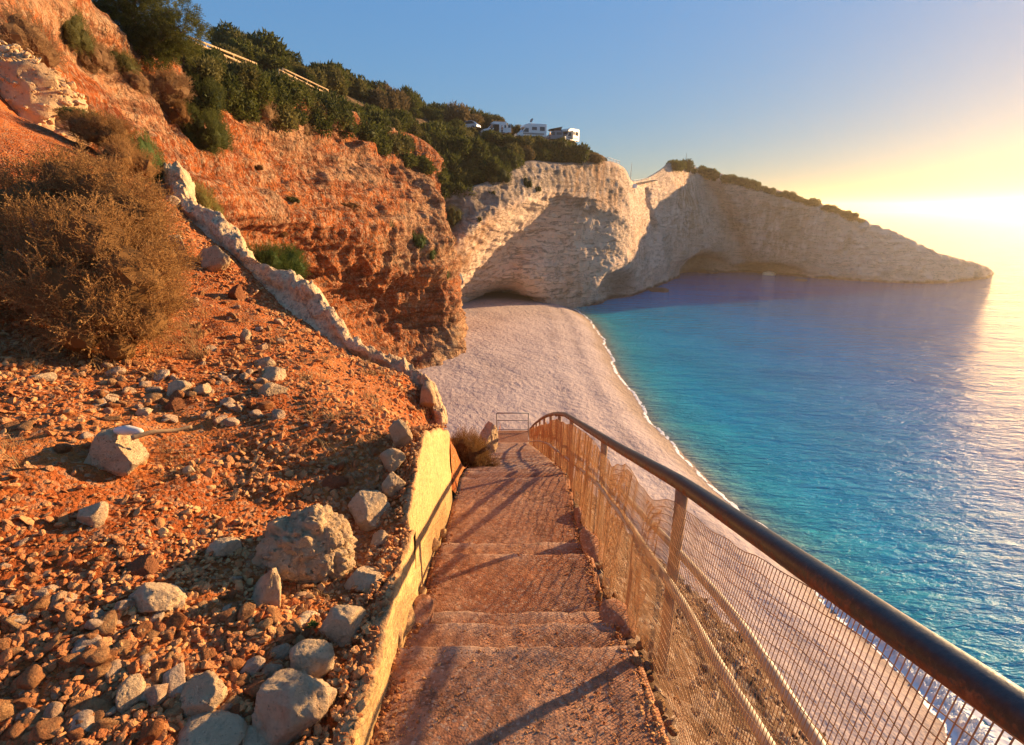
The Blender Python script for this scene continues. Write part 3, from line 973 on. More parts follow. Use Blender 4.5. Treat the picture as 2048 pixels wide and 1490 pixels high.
    disp += cave(1232, 572, 130, 5.0, 4.0, 4.5) + cave(1410, 535, 180, 9, 4.5, 7.0) + cave(1530, 545, 180, 9, 2.8, 5.0) + cave(1010, 603, 115, 7, 1.6, 4.0)
    crk = W(1300, 400, 148); crk2 = W(1318, 470, 151)
    s = np.clip((crk[2] - P[:, 2]) / (crk[2] - crk2[2] + 1e-6), -0.3, 1.3)
    cx = crk[0] + (crk2[0] - crk[0]) * s + 0.8 * vnoise(np.c_[P[:, 2] * 0.3, P[:, 2] * 0, P[:, 2] * 0], 5)
    disp += -2.6 * np.exp(-((P[:, 0] - cx) / 0.8) ** 2) * smooth(crk2[2] - 3, crk2[2] + 1, P[:, 2]) * smooth(crk[2] + 6, crk[2] + 1, P[:, 2]) * (np.abs(P[:, 1] - 150) < 16)
    rows = np.repeat(np.arange(G.shape[0]), G.shape[1])
    colx = np.tile(np.arange(G.shape[1]), G.shape[0])
    hd = smooth(300, 380, colx)
    k0 = 0.12 + 0.45 * hd
    keep = k0 + (1 - k0) * smooth(0, 10, np.abs(rows - 13.0))
    disp = disp + hd * (0.8 * fbm(P * 0.28, 4, seed=109, ridged=True) + 0.5 * fbm(P * [0.5, 0.5, 0.12], 4, seed=110, ridged=True)) * smooth(0, 12, tipd)
    P = P + N * (disp * keep)[:, None]
    z = P[:, 2]
    col = np.tile(np.arange(G.shape[1]), G.shape[0])
    stain = np.zeros(len(P))
    for px, py, Y, r, a in [(1150, 345, 110, 7, 1.0), (1195, 350, 117, 7, 1.0), (1225, 380, 121, 6, 0.8), (1170, 400, 113, 6, 0.7), (940, 480, 87, 9, 0.9), (905, 520, 88, 8, 1.0), (1410, 380, 167, 13, 1.0), (1390, 430, 168, 14, 0.6), (1560, 440, 177, 18, 0.6), (1150, 580, 117, 6, 0.5), (1280, 490, 138, 10, 0.5)]:
        c = W(px, py, Y)
        stain = np.maximum(stain, a * np.exp(-(np.linalg.norm(P - c, axis=1) / r) ** 2))
    g0 = (rows >= 8) & (rows < 48)
    grey = g0 * smooth(210, 90, col) * smooth(52, 40, rows)
    grey = np.maximum(grey, 0.45 * smooth(60, 130, col) * smooth(0.0, 0.4, fbm(P * 0.12, 4, seed=121)))
    wet = smooth(1.3, 0.3, z + 0.7 * fbm(P * 0.35, 3, seed=123)) * smooth(118, 121, P[:, 1])
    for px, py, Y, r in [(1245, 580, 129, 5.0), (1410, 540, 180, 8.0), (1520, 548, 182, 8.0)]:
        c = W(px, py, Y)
        wet = np.maximum(wet, 0.75 * np.exp(-(np.linalg.norm((P - c) * [1, 0.5, 1.5], axis=1) / r) ** 2))  # also darkens the rock round the sea cave mouths
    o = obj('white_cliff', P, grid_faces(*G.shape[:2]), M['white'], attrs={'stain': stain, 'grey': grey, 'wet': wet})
    tag(o, 'pale limestone cliff and headland enclosing the cove', 'cliff', kind='structure')
    return G


HILL_ROWS = [
    [(200, 130, 30), (330, 195, 36), (450, 230, 43), (580, 255, 54.5), (690, 285, 66.5), (800, 335, 77), (885, 388, 86), (960, 374, 91), (1010, 347, 97), (1060, 322, 104.5), (1130, 324, 111), (1215, 322, 119.5)],
    [(215, 112, 34), (330, 150, 40), (440, 180, 46), (570, 210, 57), (680, 240, 69), (780, 280, 80), (870, 320, 90), (945, 325, 96), (1005, 308, 101), (1060, 300, 108), (1130, 306, 114.5), (1213, 318, 121)],
    [(225, 100, 38), (330, 100, 44), (420, 128, 50), (540, 166, 60), (660, 200, 72), (760, 236, 84), (850, 262, 95), (930, 264, 104), (985, 273, 108), (1060, 281, 111), (1130, 286, 117), (1211, 315, 123)],
    [(215, 98, 50), (330, 98, 52), (420, 126, 57), (540, 164, 67), (660, 197, 79), (760, 231, 91), (850, 256, 102), (930, 260, 112), (985, 269, 116), (1060, 278, 119), (1130, 285, 125), (1209, 314, 130)],
    [(200, 105, 80), (330, 105, 80), (420, 112, 84), (540, 134, 92), (660, 176, 100), (760, 206, 110), (850, 232, 118), (930, 251, 127), (985, 265, 130), (1050, 279, 134), (1130, 287, 138), (1205, 316, 140)],
    [(150, 125, 120), (300, 130, 120), (400, 140, 124), (530, 160, 132), (650, 200, 140), (750, 230, 150), (840, 256, 158), (920, 275, 166), (980, 290, 170), (1045, 310, 172), (1120, 320, 175), (1195, 340, 178)],
]


def build_hill():
    R = nodes(HILL_ROWS)
    G = catmull(R, [16, 16, 8, 16, 10])
    G = np.swapaxes(catmull(np.swapaxes(G, 0, 1), 14), 0, 1)
    P = G.reshape(-1, 3).copy()
    rows = np.repeat(np.arange(G.shape[0]), G.shape[1])
    flat = smooth(5, 0, np.abs(rows - 36)) * smooth(60, 90, P[:, 1])
    P[:, 2] += (1 - flat) * 0.5 * fbm(P * 0.3, 4, seed=131)
    G = P.reshape(G.shape)
    # the ground goes on under the cliff brow
    sk = G[0].copy(); aw = sk[:, :2] / np.linalg.norm(sk[:, :2], axis=1)[:, None]
    sk[:, :2] += aw * 2.5; sk[:, 2] -= 9.0
    nc = G.shape[1]; k = np.arange(nc - 1)
    F = np.vstack([grid_faces(*G.shape[:2]), np.stack([k + 1, k, len(P) + k, len(P) + k + 1], -1)])
    o = obj('hillside', np.vstack([P, sk]), F, M['hillsoil'])
    tag(o, 'scrub covered hillside above the cliffs', 'hillside', kind='structure')
    return G


def m_bank():
    t = NT('bank_soil'); c = t.co()
    mid = t.noise(c, 1.4, 8, 0.68)
    fine = t.noise(c, 9, 8, 0.7)
    col = t.ramp(t.math('ADD', t.math('MULTIPLY', mid, 0.5), t.math('MULTIPLY', fine, 0.5)), [(0.32, (0.055, 0.03, 0.016)), (0.5, (0.15, 0.085, 0.045)), (0.66, (0.27, 0.17, 0.095)), (0.8, (0.40, 0.29, 0.19))])
    pv = t.voro(c, 11, out='Color')
    sp = t.n('ShaderNodeSeparateColor'); t.l(pv, sp.inputs[0])
    col = t.mix(t.math('MULTIPLY', t.ramp(sp.outputs[0], [(0.6, 0), (0.66, 1)]), 0.6), col, t.ramp(sp.outputs[1], [(0, (0.28, 0.15, 0.08)), (1, (0.58, 0.46, 0.34))]))
    n = t.bump(mid, 0.8, 0.2)
    n = t.bump(t.ramp(t.voro(c, 11), [(0, 1), (0.6, 0)]), 0.9, 0.05, n)
    n = t.bump(fine, 0.8, 0.05, n)
    return t.done(col, 0.95, n, 0.1)
M['bank'] = m_bank()
def m_hillsoil():
    t = NT('scrubby_earth'); c = t.co()
    mid = t.noise(c, 0.6, 8, 0.7)
    col = t.ramp(mid, [(0.3, (0.05, 0.042, 0.018)), (0.5, (0.13, 0.085, 0.04)), (0.7, (0.30, 0.17, 0.08))])
    return t.done(col, 0.95, t.bump(mid, 0.8, 0.5), 0.1)
M['hillsoil'] = m_hillsoil()

build_beach(); build_sea(); build_foam(); build_slope(); build_mound()
G_RED = build_red_cliff()
G_WHITE = build_white_cliff()
G_HILL = build_hill()
# ------------------------------------------------------------------ staircase
def build_stairs():
    root = empty('concrete_staircase', (0, 2.0, H - 2.0))
    tag(root, 'weathered concrete staircase covered in red dust, running down to the beach', 'staircase')
    off = np.array([0, 2.0, H - 2.0])
    prevY, first = -3.0, True
    for i, (ye, ds, de) in enumerate(NOS):
        near = ye < 6.2
        ny = max(4, int((ye - prevY) / (0.025 if near else 0.09))) + 1
        nx = 70 if near else 30
        ys = np.linspace(prevY, ye, ny)
        drop = ds + (de - ds) * (ys - prevY) / (ye - prevY)
        if first: drop = np.interp(ys, [-3, -0.5, 0.9, ye], [1.70, 1.76, 1.86, de])
        u = np.linspace(0, 1, nx)
        rows = []
        for y, d in zip(ys, drop):
            rows.append(np.stack([xl(y) + 0.0 + (xr(y) - xl(y)) * u, np.full(nx, y), np.full(nx, H - d)], 1))
        G = np.array(rows)
        # nosing: rounded, broken edge then the riser
        rise = 0.30
        e = G[-1].copy()
        for dy, dz in ((0.018, -0.012), (0.026, -0.05), (0.028, -rise)):
            r = e.copy(); r[:, 1] += dy; r[:, 2] += dz; G = np.concatenate([G, r[None]], 0)
        P = G.reshape(-1, 3)
        nr = G.shape[0]
        row = np.repeat(np.arange(nr), nx)
        amp = 0.016 if near else 0.012
        dz = amp * fbm(P * [3, 3, 3], 4, seed=141 + i) + (0.006 * fbm(P * 16, 4, seed=143) if near else 0)
        edge = smooth(nr - 9, nr - 3, row)
        bite = np.clip(fbm(np.c_[P[:, 0] * 3.4, P[:, 1] * 0 + i * 7.7, P[:, 2] * 0], 4, seed=147), -0.6, 0.6)
        P[:, 2] += dz - edge * 0.02 * np.clip(bite + 0.2, 0, 1)
        P[:, 1] += edge * (0.028 * bite + 0.016 * fbm(P * 17, 3, seed=149))
        # both side edges crumble
        P[:, 2] -= 0.03 * smooth(0.04, 0.0, np.tile(u, nr)) + 0.035 * smooth(0.95, 1.0, np.tile(u, nr))
        F = grid_faces(nr, nx)
        worn_lit = np.clip(edge * (0.6 + 1.2 * bite), 0, 1); tt = row / max(1, nr - 4)  # broken edge painted paler, as if catching light
        riser_shade = smooth(0.16, 0.0, (tt * (ye - prevY) if i else tt + 1) + 0.05 * bite)  # painted shade where a tread starts below the riser
        # sides and underside
        b = len(P)
        side = []
        for col in (0, nx - 1):
            s = P.reshape(nr, nx, 3)[:nr - 1, col].copy(); s[:, 2] = H - de - 0.35
            side.append(s)
        V = np.vstack([P, side[0], side[1]])
        n1 = nr - 1
        k = np.arange(n1 - 1)
        F0 = np.stack([k * nx, (k + 1) * nx, b + k + 1, b + k], -1)
        F1 = np.stack([(k + 1) * nx + nx - 1, k * nx + nx - 1, b + n1 + k, b + n1 + k + 1], -1)
        z2 = np.zeros(len(V) - b)
        obj('step', V - off, np.vstack([F, F0, F1]), M['stairs'], root, attrs={'worn_lit': np.r_[worn_lit, z2], 'riser_shade': np.r_[riser_shade, z2]})
        prevY, first = ye + 0.0, False
    # landing at the foot of the flight
    y0, y1, d = NOS[-1][0], NOS[-1][0] + 1.6, NOS[-1][2] + 0.15
    m = MB().box(((xl(20) + xr(20)) / 2, (y0 + y1) / 2, H - d - 0.2), (xr(20) - xl(20), y1 - y0, 0.4))
    V = np.vstack(m.V) - off
    obj('landing', V, np.vstack(m.Q), M['stairs'], root, False)
    # broken lump of old concrete along both edges of the lower treads
    def lump(c, s, seed):
        V, F = rock_shape(4, seed, 8, 0.05, 1.0)
        return V * np.array(s) + np.array(c), F
    for c, s, sd in [((-0.50, 1.18, H - 1.93), (0.075, 0.20, 0.07), 5), ((-0.54, 2.42, H - 2.24), (0.08, 0.16, 0.07), 6), ((0.60, 2.36, H - 2.26), (0.11, 0.17, 0.07), 7), ((0.64, 3.55, H - 2.62), (0.10, 0.24, 0.10), 8), ((0.66, 4.2, H - 2.90), (0.05, 0.42, 0.09), 9)]:
        V, F = lump(c, s, sd)
        obj('broken_edging', V - off, F, M['stairs'], root)


# ------------------------------------------------------------------ ochre retaining wall
def build_wall():
    root = empty('retaining_wall', (-0.7, 3.0, H - 2.2))
    tag(root, 'ochre plastered retaining wall between the stairs and the scree slope', 'wall')
    off = np.array([-0.7, 3.0, H - 2.2])

    def seg(name, Ys, top, thick, proud, seed, joint=True):
        ys = np.linspace(Ys[0], Ys[1], int((Ys[1] - Ys[0]) / 0.03) + 2)
        t = top(ys)
        b = -(stair_drop(ys)) - 0.30
        xf = xl(ys) + proud
        prof = []
        n_up = 26
        for y, tt, bb, x in zip(ys, t, b, xf):
            col = []
            for k in range(n_up):
                s = k / (n_up - 1)
                col.append((x, y, H + bb + (tt - bb) * s))
            for dx, dz in ((-0.015, 0.012), (-thick * 0.4, 0.010), (-thick, -0.01), (-thick, -0.5)):
                col.append((x + dx, y, H + tt + dz))
            prof.append(col)
        G = np.array(prof)
        G = np.concatenate([G[:1] * [1, 1, 1], G, G[-1:]], 0)
        cen = G[0].mean(0); G[0] = cen; cen = G[-1].mean(0); G[-1] = cen
        P = G.reshape(-1, 3)
        k = np.tile(np.arange(G.shape[1]), G.shape[0])
        top_k = smooth(n_up - 4, n_up - 1, k)
        n = fbm(P * 2.2, 4, seed=seed)
        P[:, 0] += 0.016 * n + 0.006 * fbm(P * 14, 3, seed=seed + 1)
        P[:, 2] += top_k * (0.055 * fbm(P * [3, 3, 0.3], 5, seed=seed + 2, gain=0.6) + 0.022 * fbm(P * 18, 4, seed=seed + 3)); P[:, 0] += top_k * 0.03 * fbm(P * 9, 4, seed=seed + 4)
        obj(name, P - off, grid_faces(*G.shape[:2]), M['wall'], root)

    seg('low_wall', (-1.0, 2.60), lambda y: np.interp(y, [-1, 0.6, 1.32, 1.95, 2.6], [-1.58, -1.70, -1.78, -1.79, -1.82]), 0.075, 0.03, 151)
    seg('tall_wall', (2.63, 4.80), lambda y: np.interp(y, [2.63, 2.9, 3.15, 3.4, 4.0, 4.65, 4.8], [-1.78, -1.70, -1.60, -1.54, -1.78, -2.08, -2.16]), 0.06, 0.0, 155)
    # crumbling render left at the foot of the wall where the steps meet it
    for j, (y, d, s) in enumerate([(2.05, 2.05, 0.05), (2.30, 2.20, 0.07), (2.5, 2.32, 0.08), (2.75, 2.40, 0.045), (3.45, 2.55, 0.05), (3.9, 2.75, 0.04)]):
        V, F = rock_shape(3, 160 + j, 7, 0.08, 0.9)
        obj('fallen_render', V * [s * 0.8, s * 1.7, s] + [xl(y) + 0.02, y, H - d + 0.01] - off, F, M['wall'], root)


# ------------------------------------------------------------------ old kerb on the ridge
def build_kerb():
    px = [(296, 372, 9.1), (345, 425, 8.45), (400, 480, 7.85), (470, 540, 7.25), (545, 597, 6.75), (620, 660, 6.28), (700, 712, 6.0), (780, 757, 5.78), (838, 800, 5.56), (862, 842, 5.4)]
    L = np.array([W(*p) for p in px])
    L = catmull(L, 26)
    n = len(L)
    T = np.gradient(L, axis=0); T /= np.linalg.norm(T, axis=1)[:, None]
    side = np.cross(T, [0, 0, 1.0]); side /= np.linalg.norm(side, axis=1)[:, None]
    if side[0, 1] < 0: side = -side           # away from the camera, over the gully
    up = np.cross(side, T); up *= np.sign(up[:, 2])[:, None]
    rl = math.radians(34); side, up = side * math.cos(rl) + up * math.sin(rl), up * math.cos(rl) - side * math.sin(rl)
    ws = np.interp(np.arange(n), [0, n * 0.5, n - 1], [0.36, 0.32, 0.20])
    ws = ws * (1 + 0.4 * vnoise(np.c_[np.arange(n) * 0.045, np.zeros(n), np.zeros(n)], 5)); L[:, 2] -= 0.04 + 0.05 * vnoise(np.c_[np.arange(n) * 0.06, np.zeros(n), np.ones(n)], 6)
    prof = [(-1.15, -0.55), (-1.1, -0.22), (-1.02, -0.02), (-0.9, 0.02), (-0.5, 0.0), (-0.1, 0.0), (0.25, 0.01), (0.5, 0.06), (0.62, 0.22), (0.8, 0.28), (1.0, 0.24), (1.15, 0.05), (1.2, -0.5), (1.15, -1.2)]
    prof = catmull(np.array(prof), 4)
    G = L[:, None] + side[:, None] * (prof[None, :, :1] * ws[:, None, None]) + up[:, None] * (prof[None, :, 1:] * 0.26)
    G = np.concatenate([np.repeat(G[:1].mean(1, keepdims=True), G.shape[1], 1), G, np.repeat(G[-1:].mean(1, keepdims=True), G.shape[1], 1)], 0)
    P = G.reshape(-1, 3)
    k = np.tile(prof[:, 0], G.shape[0])
    rim = smooth(0.4, 0.65, k)
    lip = smooth(-0.85, -1.0, k)
    P = P + np.c_[np.zeros(len(P)), np.zeros(len(P)), rim * (0.13 * fbm(P * 2.2, 4, seed=171) + 0.13 * fbm(P * 5.0, 5, seed=172, ridged=True, gain=0.6)) - lip * 0.2 * np.clip(fbm(P * 2.5, 4, seed=173), 0, 1) + 0.025 * fbm(P * 7, 5, seed=175)]
    P[:, 1] += rim * 0.14 * fbm(P * 3.1, 4, seed=177)
    gap = smooth(0.30, 0.5, fbm(np.c_[P[:, :2] * 0.9, 0 * P[:, 0]], 3, seed=179)); P[:, 2] -= gap * 0.20 * (k < 0.5)
    o = obj('concrete_kerb', P, grid_faces(*G.shape[:2]), M['kerb'])
    tag(o, 'crumbling pale concrete kerb running down the ridge behind the scree', 'kerb')


# ------------------------------------------------------------------ railing
XR = 0.75


def rail_drop(Y):
    return np.interp(Y, RY, RD)


_rail_px = [(1130, 829), (1240, 897), (1362, 966), (1560, 1100), (1700, 1194), (1850, 1297), (2048, 1432)]
_rp = np.array([Wx(a, b, XR) for a, b in _rail_px])
_far = np.array([Wx(a, b, XR) for a, b in [(1060, 858), (1068, 849), (1080, 839), (1095, 831), (1110, 827)]])
RAIL = np.vstack([_far, _rp])
RAIL = RAIL[np.argsort(RAIL[:, 1])]
_s = (RAIL[1] - RAIL[0]) / np.linalg.norm(RAIL[1] - RAIL[0])
RAIL = np.vstack([[XR, -1.2, RAIL[0, 2] - _s[2] / _s[1] * (RAIL[0, 1] + 1.2)], RAIL])
RY, RD = RAIL[:, 1], H - RAIL[:, 2]


def build_railing():
    root = empty('stair_railing', (XR, 2.0, H - 2.3))
    tag(root, 'long steel handrail with wire netting beside the concrete stairs', 'railing')
    off = np.array([XR, 2.0, H - 2.3])
    ys = np.concatenate([np.arange(-1.2, 8, 0.08), np.arange(8, 19.8, 0.2)])
    P = np.c_[np.full(len(ys), XR), ys, H - rail_drop(ys)]
    k = np.array([0.25, 0.5, 0.25])
    P[1:-1, 2] = np.convolve(P[:, 2], k, 'valid')
    P[1:-1, 2] = np.convolve(P[:, 2], k, 'valid')
    P[:, 0] += 0.006 * vnoise(np.c_[ys * 0.8, ys * 0, ys * 0], 3)
    obj_tube = lambda name, Q, r, mat, seg=14: obj_from_mb(name, MB().tube(Q - off, r, seg), mat, root)
    obj_tube('handrail', P, 0.034, M['handrail'], 24)
    post_y = [-0.25, 2.0, 3.80, 5.95, 7.5, 9.2, 11.0, 12.8, 14.6, 16.4, 18.2, 19.75]
    for y in post_y:
        top = H - rail_drop(y) - 0.02
        base = H - stair_drop(y) - 0.45
        z = np.linspace(base, top, 12)
        m = MB().tube(np.c_[np.full(12, XR + 0.004), np.full(12, y), z] - off, np.r_[np.full(10, 0.027), 0.027, 0.03], 14)
        obj_from_mb('post', m, M['post'], root)
    # two lower rails, bent and loosely fixed
    def lower(name, px, X, d_far, r):
        pts = [Wx(a, b, X) for a, b in px]
        pts = np.array(sorted(pts, key=lambda p: p[1]))
        far_y = np.array([7.0, 9, 12, 15, 18, 19.8])
        far = np.c_[np.full(6, X), far_y, H - rail_drop(far_y) - d_far]
        st = (pts[1] - pts[0]) / (pts[1, 1] - pts[0, 1])
        near = pts[0] - st * (pts[0, 1] + 1.2)
        Q = np.vstack([near, pts, far])
        yy = np.linspace(-1.2, 19.8, 260)
        Q = np.c_[np.full(260, X), yy, np.interp(yy, Q[:, 1], Q[:, 2])]
        for _ in range(3): Q[1:-1, 2] = np.convolve(Q[:, 2], k, 'valid')
        Q[:, 0] += 0.010 * vnoise(np.c_[yy * 1.1, yy * 0, yy * 0], 9 + int(d_far * 100))
        obj_tube(name, Q, r, M['galv'], 14)
    lower('middle_rail', [(1184, 921), (1203, 939), (1228, 967), (1278, 1019), (1344, 1088), (1405, 1155), (1450, 1205), (1500, 1272), (1565, 1375), (1636, 1486)], 0.77, 0.42, 0.018)
    lower('lower_rail', [(1187, 958), (1201, 974), (1231, 1012), (1260, 1050), (1288, 1094), (1325, 1150), (1358, 1200), (1430, 1325), (1529, 1486)], 0.715, 0.62, 0.020)
    # netting
    def net(y0, y1, dv, nh, xin, seed, name, r, top_add=0.0, bot=None, fold=1.0):
        ysn = np.arange(y0, y1, dv)
        v = np.linspace(0, 1, nh)
        td = np.interp(ysn, [-1, 0.586, 0.683, 0.80, 0.946, 1.2, 1.64, 2.0, 2.3, 2.93, 3.3, 4.06, 5.4, 8, 19.8], [0.30, 0.735, 0.77, 0.79, 0.845, 0.945, 1.13, 1.255, 1.40, 1.56, 1.80, 1.93, 2.40, rail_drop(8) + 0.12, rail_drop(19.8) + 0.1]) + top_add
        td = td + 0.035 * vnoise(np.c_[ysn * 2.1, ysn * 0, ysn * 0], seed) * smooth(1.2, 2.6, ysn)
        bd = stair_drop(ysn) + 0.04
        xt = 0.722 + 0.0 * ysn; xb = np.interp(ysn, [-1, 1.0, 1.8, 4, 7, 20], [0.655, 0.655, 0.655, 0.675, 0.715, 0.735])
        Yg, Vg = np.meshgrid(ysn, v, indexing='ij')
        X = xt[:, None] + (xb - xt)[:, None] * Vg ** 0.8
        Z = H - (td[:, None] + (bd - td)[:, None] * Vg)
        amp = 0.030 * fold * (0.35 + 0.65 * Vg)
        wv = vnoise(np.c_[(Yg * 3.1).ravel(), (Vg * 1.1).ravel(), np.zeros(Yg.size)], seed + 3).reshape(Yg.shape)
        wv2 = vnoise(np.c_[(Yg * 9).ravel(), (Vg * 1.6).ravel(), np.zeros(Yg.size)], seed + 4).reshape(Yg.shape)
        X = X - xin + amp * wv + 0.007 * fold * wv2
        X = np.minimum(X, 0.735)
        Ys_ = Yg + 0.012 * vnoise(np.c_[(Yg * 6).ravel(), (Vg * 3).ravel(), np.zeros(Yg.size)], seed + 6).reshape(Yg.shape) + 0.03 * wv * Vg
        Z = Z + 0.006 * vnoise(np.c_[(Yg * 8).ravel(), (Vg * 4).ravel(), np.ones(Yg.size)], seed + 7).reshape(Yg.shape)
        G = np.stack([X, Ys_, Z], -1) - off
        m = MB()
        for i in range(len(ysn)):
            m.tube(G[i], r, 4, False)
        for j in range(nh):
            m.tube(G[:, j], r, 4, False)
        return m
    m = net(0.30, 2.6, 0.0150, 24, 0.0, 5, 'wire', 0.0015)
    m2 = net(2.6, 7.2, 0.022, 24, 0.0, 5, 'wire', 0.0019)
    m3 = net(7.2, 19.8, 0.06, 16, 0.0, 5, 'wire', 0.0045)
    for mm in (m2, m3):
        V = np.vstack(mm.V); m.add(V, np.vstack(mm.Q))
    obj_from_mb('wire_netting', m, M['wire'], root, True)
    # lengths of doubled, folded netting
    for a, b, sd, dv, nh, r_, fo in ((2.75, 3.35, 25, 0.016, 22, 0.0014, 2.2), (4.05, 5.2, 27, 0.018, 20, 0.0015, 1.6), (2.2, 2.45, 28, 0.018, 20, 0.0015, 1.6), (5.4, 7.6, 29, 0.05, 20, 0.003, 1.6), (7.6, 12, 30, 0.05, 14, 0.003, 1.6)):
        m = net(a, b, dv, nh, -0.009, sd, 'fold', r_, 0.05, fold=fo)
        obj_from_mb('folded_netting', m, M['wire'], root, True)


def obj_from_mb(name, m, mat, parent=None, smooth_=True, attr=None):
    return m.build(name, mat, parent, smooth_, attr)


def build_gate():
    yb = NOS[-1][0] + 1.5
    z0 = H - NOS[-1][2] - 0.15
    root = empty('end_barrier', (0.1, yb, z0))
    tag(root, 'thin three bar steel barrier across the landing at the foot of the stairs', 'barrier')
    for x in (-0.80, 0.66):
        m = MB().tube([(x, 0, -0.3), (x, 0, 0.92)], 0.028, 10)
        obj_from_mb('post', m, M['steel'], root)
    for z in (0.92, 0.55, 0.10):
        m = MB().tube([(-0.80, 0, z), (0.66, 0, z)], 0.026 if z > 0.9 else 0.018, 10)
        obj_from_mb('rail', m, M['steel'], root)


build_stairs(); build_wall(); build_kerb(); build_railing(); build_gate()
# ------------------------------------------------------------------ boulders with a name of their own
def pix_scale(p):
    """pixels (of 2048) per metre at a world point"""
    d = (p[1]) * CP - (p[2] - H) * SP
    return FPX / d


BOULDERS = [
    # px, py (centre), w, h (px), depth factor, seed, material, cuts, rough, label, spin
    (230, 908, 128, 92, 0.9, 301, 'rough_boulder', 8, 0.10, 'pale squarish boulder carrying a piece of bleached wood and a stick'),
    (180, 1032, 78, 46, 0.8, 302, 'boulder', 10, 0.06, 'small pale wedge of rock half in shade on dark red earth'),
    (606, 1098, 205, 178, 0.8, 303, 'rough_boulder', 7, 0.05, 'big knobbly conglomerate boulder, the roughest on the scree slope'),
    (535, 1188, 128, 122, 0.6, 304, 'boulder', 12, 0.05, 'pale pointed triangular boulder with a flat smooth face'),
    (320, 1196, 128, 68, 0.7, 305, 'boulder', 11, 0.06, 'flat angular pale yellow slab of rock lying alone among red stones'),
    (746, 1020, 98, 78, 0.9, 306, 'boulder', 9, 0.08, 'rounded white boulder with red soil below it close behind the tall wall'),
    (728, 1158, 82, 56, 0.9, 307, 'boulder', 10, 0.06, 'smooth pale boulder in the dark hollow beside the knobbly boulder and low wall'),
    (688, 1256, 90, 82, 0.9, 308, 'boulder', 12, 0.07, 'blocky cracked white boulder with a green weed growing beside it'),
    (594, 1412, 172, 150, 0.9, 309, 'boulder', 7, 0.10, 'largest smooth boulder with pits and a dark hollow, beside the low wall'),
    (622, 1328, 100, 86, 0.9, 310, 'boulder', 6, 0.04, 'rounded yellow boulder leaning on the back of the largest pitted boulder'),
    (397, 1402, 112, 84, 0.9, 311, 'rough_boulder', 8, 0.14, 'crumbly grey brown boulder among loose stones, half in shadow'),
    (268, 1390, 44, 70, 0.9, 312, 'boulder', 9, 0.05, 'upright egg shaped pale yellow stone standing among red stones'),
    (412, 1478, 150, 50, 0.9, 313, 'boulder', 8, 0.06, 'long low pale boulder cut off by the lower edge of the view'),
    (512, 1480, 84, 40, 0.9, 314, 'boulder', 9, 0.06, 'small pale boulder between the long low boulder and the largest pitted boulder'),
    (450, 1100, 64, 44, 0.9, 315, 'boulder', 10, 0.06, 'grey white stone half buried in rubble left of the knobbly boulder'),
    (292, 1134, 62, 52, 0.9, 316, 'red_boulder', 10, 0.07, 'angular rust red rock just above the flat pale yellow slab'),
    (668, 965, 50, 36, 0.9, 317, 'red_boulder', 10, 0.05, 'angular dark red rock above the white rounded boulder'),
    (832, 880, 52, 66, 0.8, 318, 'rough_boulder', 9, 0.10, 'topmost pale rock of the line along the tall wall'),
    (818, 932, 56, 52, 0.8, 319, 'rough_boulder', 9, 0.11, 'middle pale rock of the line along the tall wall'),
    (822, 978, 50, 46, 0.8, 320, 'rough_boulder', 9, 0.10, 'lowest pale rock of the line along the tall wall, with moss below'),
    (760, 1082, 44, 46, 0.9, 321, 'boulder', 9, 0.06, 'small pale stone between two boulders at the corner of the walls'),
    (530, 724, 46, 26, 0.9, 322, 'boulder', 7, 0.05, 'grey rounded stone on top of the small heap under the kerb'),
    (548, 752, 62, 30, 0.9, 323, 'boulder', 10, 0.06, 'flat pale slab in the small heap under the kerb'),
    (545, 782, 58, 30, 0.9, 324, 'rough_boulder', 9, 0.06, 'ochre stone with flat front at the bottom of the small heap'),
    (490, 675, 24, 30, 0.9, 325, 'boulder', 8, 0.05, 'upright white stone on the earth below the kerb'),
    (475, 590, 32, 42, 0.9, 326, 'red_boulder', 8, 0.06, 'upright orange rock at the dark broken end of the kerb'),
    (84, 755, 46, 22, 0.9, 327, 'boulder', 9, 0.05, 'flat pale stone lying left of the big brown bush foot'),
    (344, 407, 34, 28, 0.9, 328, 'boulder', 8, 0.07, 'round white rock sitting on the upper end of the kerb'),
    (856, 792, 36, 60, 0.8, 329, 'rough_boulder', 9, 0.07, 'pale upright rock at the lower end of the kerb above the wall'),
    (430, 524, 84, 60, 0.6, 330, 'rough_boulder', 8, 0.10, 'dark tilted concrete fragment leaning below the kerb'),
    (352, 492, 46, 40, 0.8, 331, 'rough_boulder', 9, 0.10, 'crumbled pale rock beside the big brown bush under the kerb'),
    (380, 942, 28, 20, 0.9, 332, 'boulder', 9, 0.06, 'small pale triangular stone on red earth right of the wood carrying boulder'),
    (288, 825, 34, 30, 0.9, 333, 'boulder', 9, 0.07, 'pale stone just above the stick of the wood carrying boulder'),
    (222, 800, 34, 20, 0.9, 334, 'boulder', 10, 0.05, 'flat white flake of rock on the small stones'),
    (405, 782, 36, 34, 0.9, 335, 'boulder', 9, 0.07, 'pale knobbly stone in the middle of the stone strewn patch'),
    (355, 778, 50, 30, 0.9, 336, 'boulder', 9, 0.06, 'long rounded ochre stone in the stone strewn patch'),
    (350, 815, 44, 36, 0.9, 337, 'red_boulder', 9, 0.06, 'brown pitted stone at the lower side of the stone strewn patch'),
]


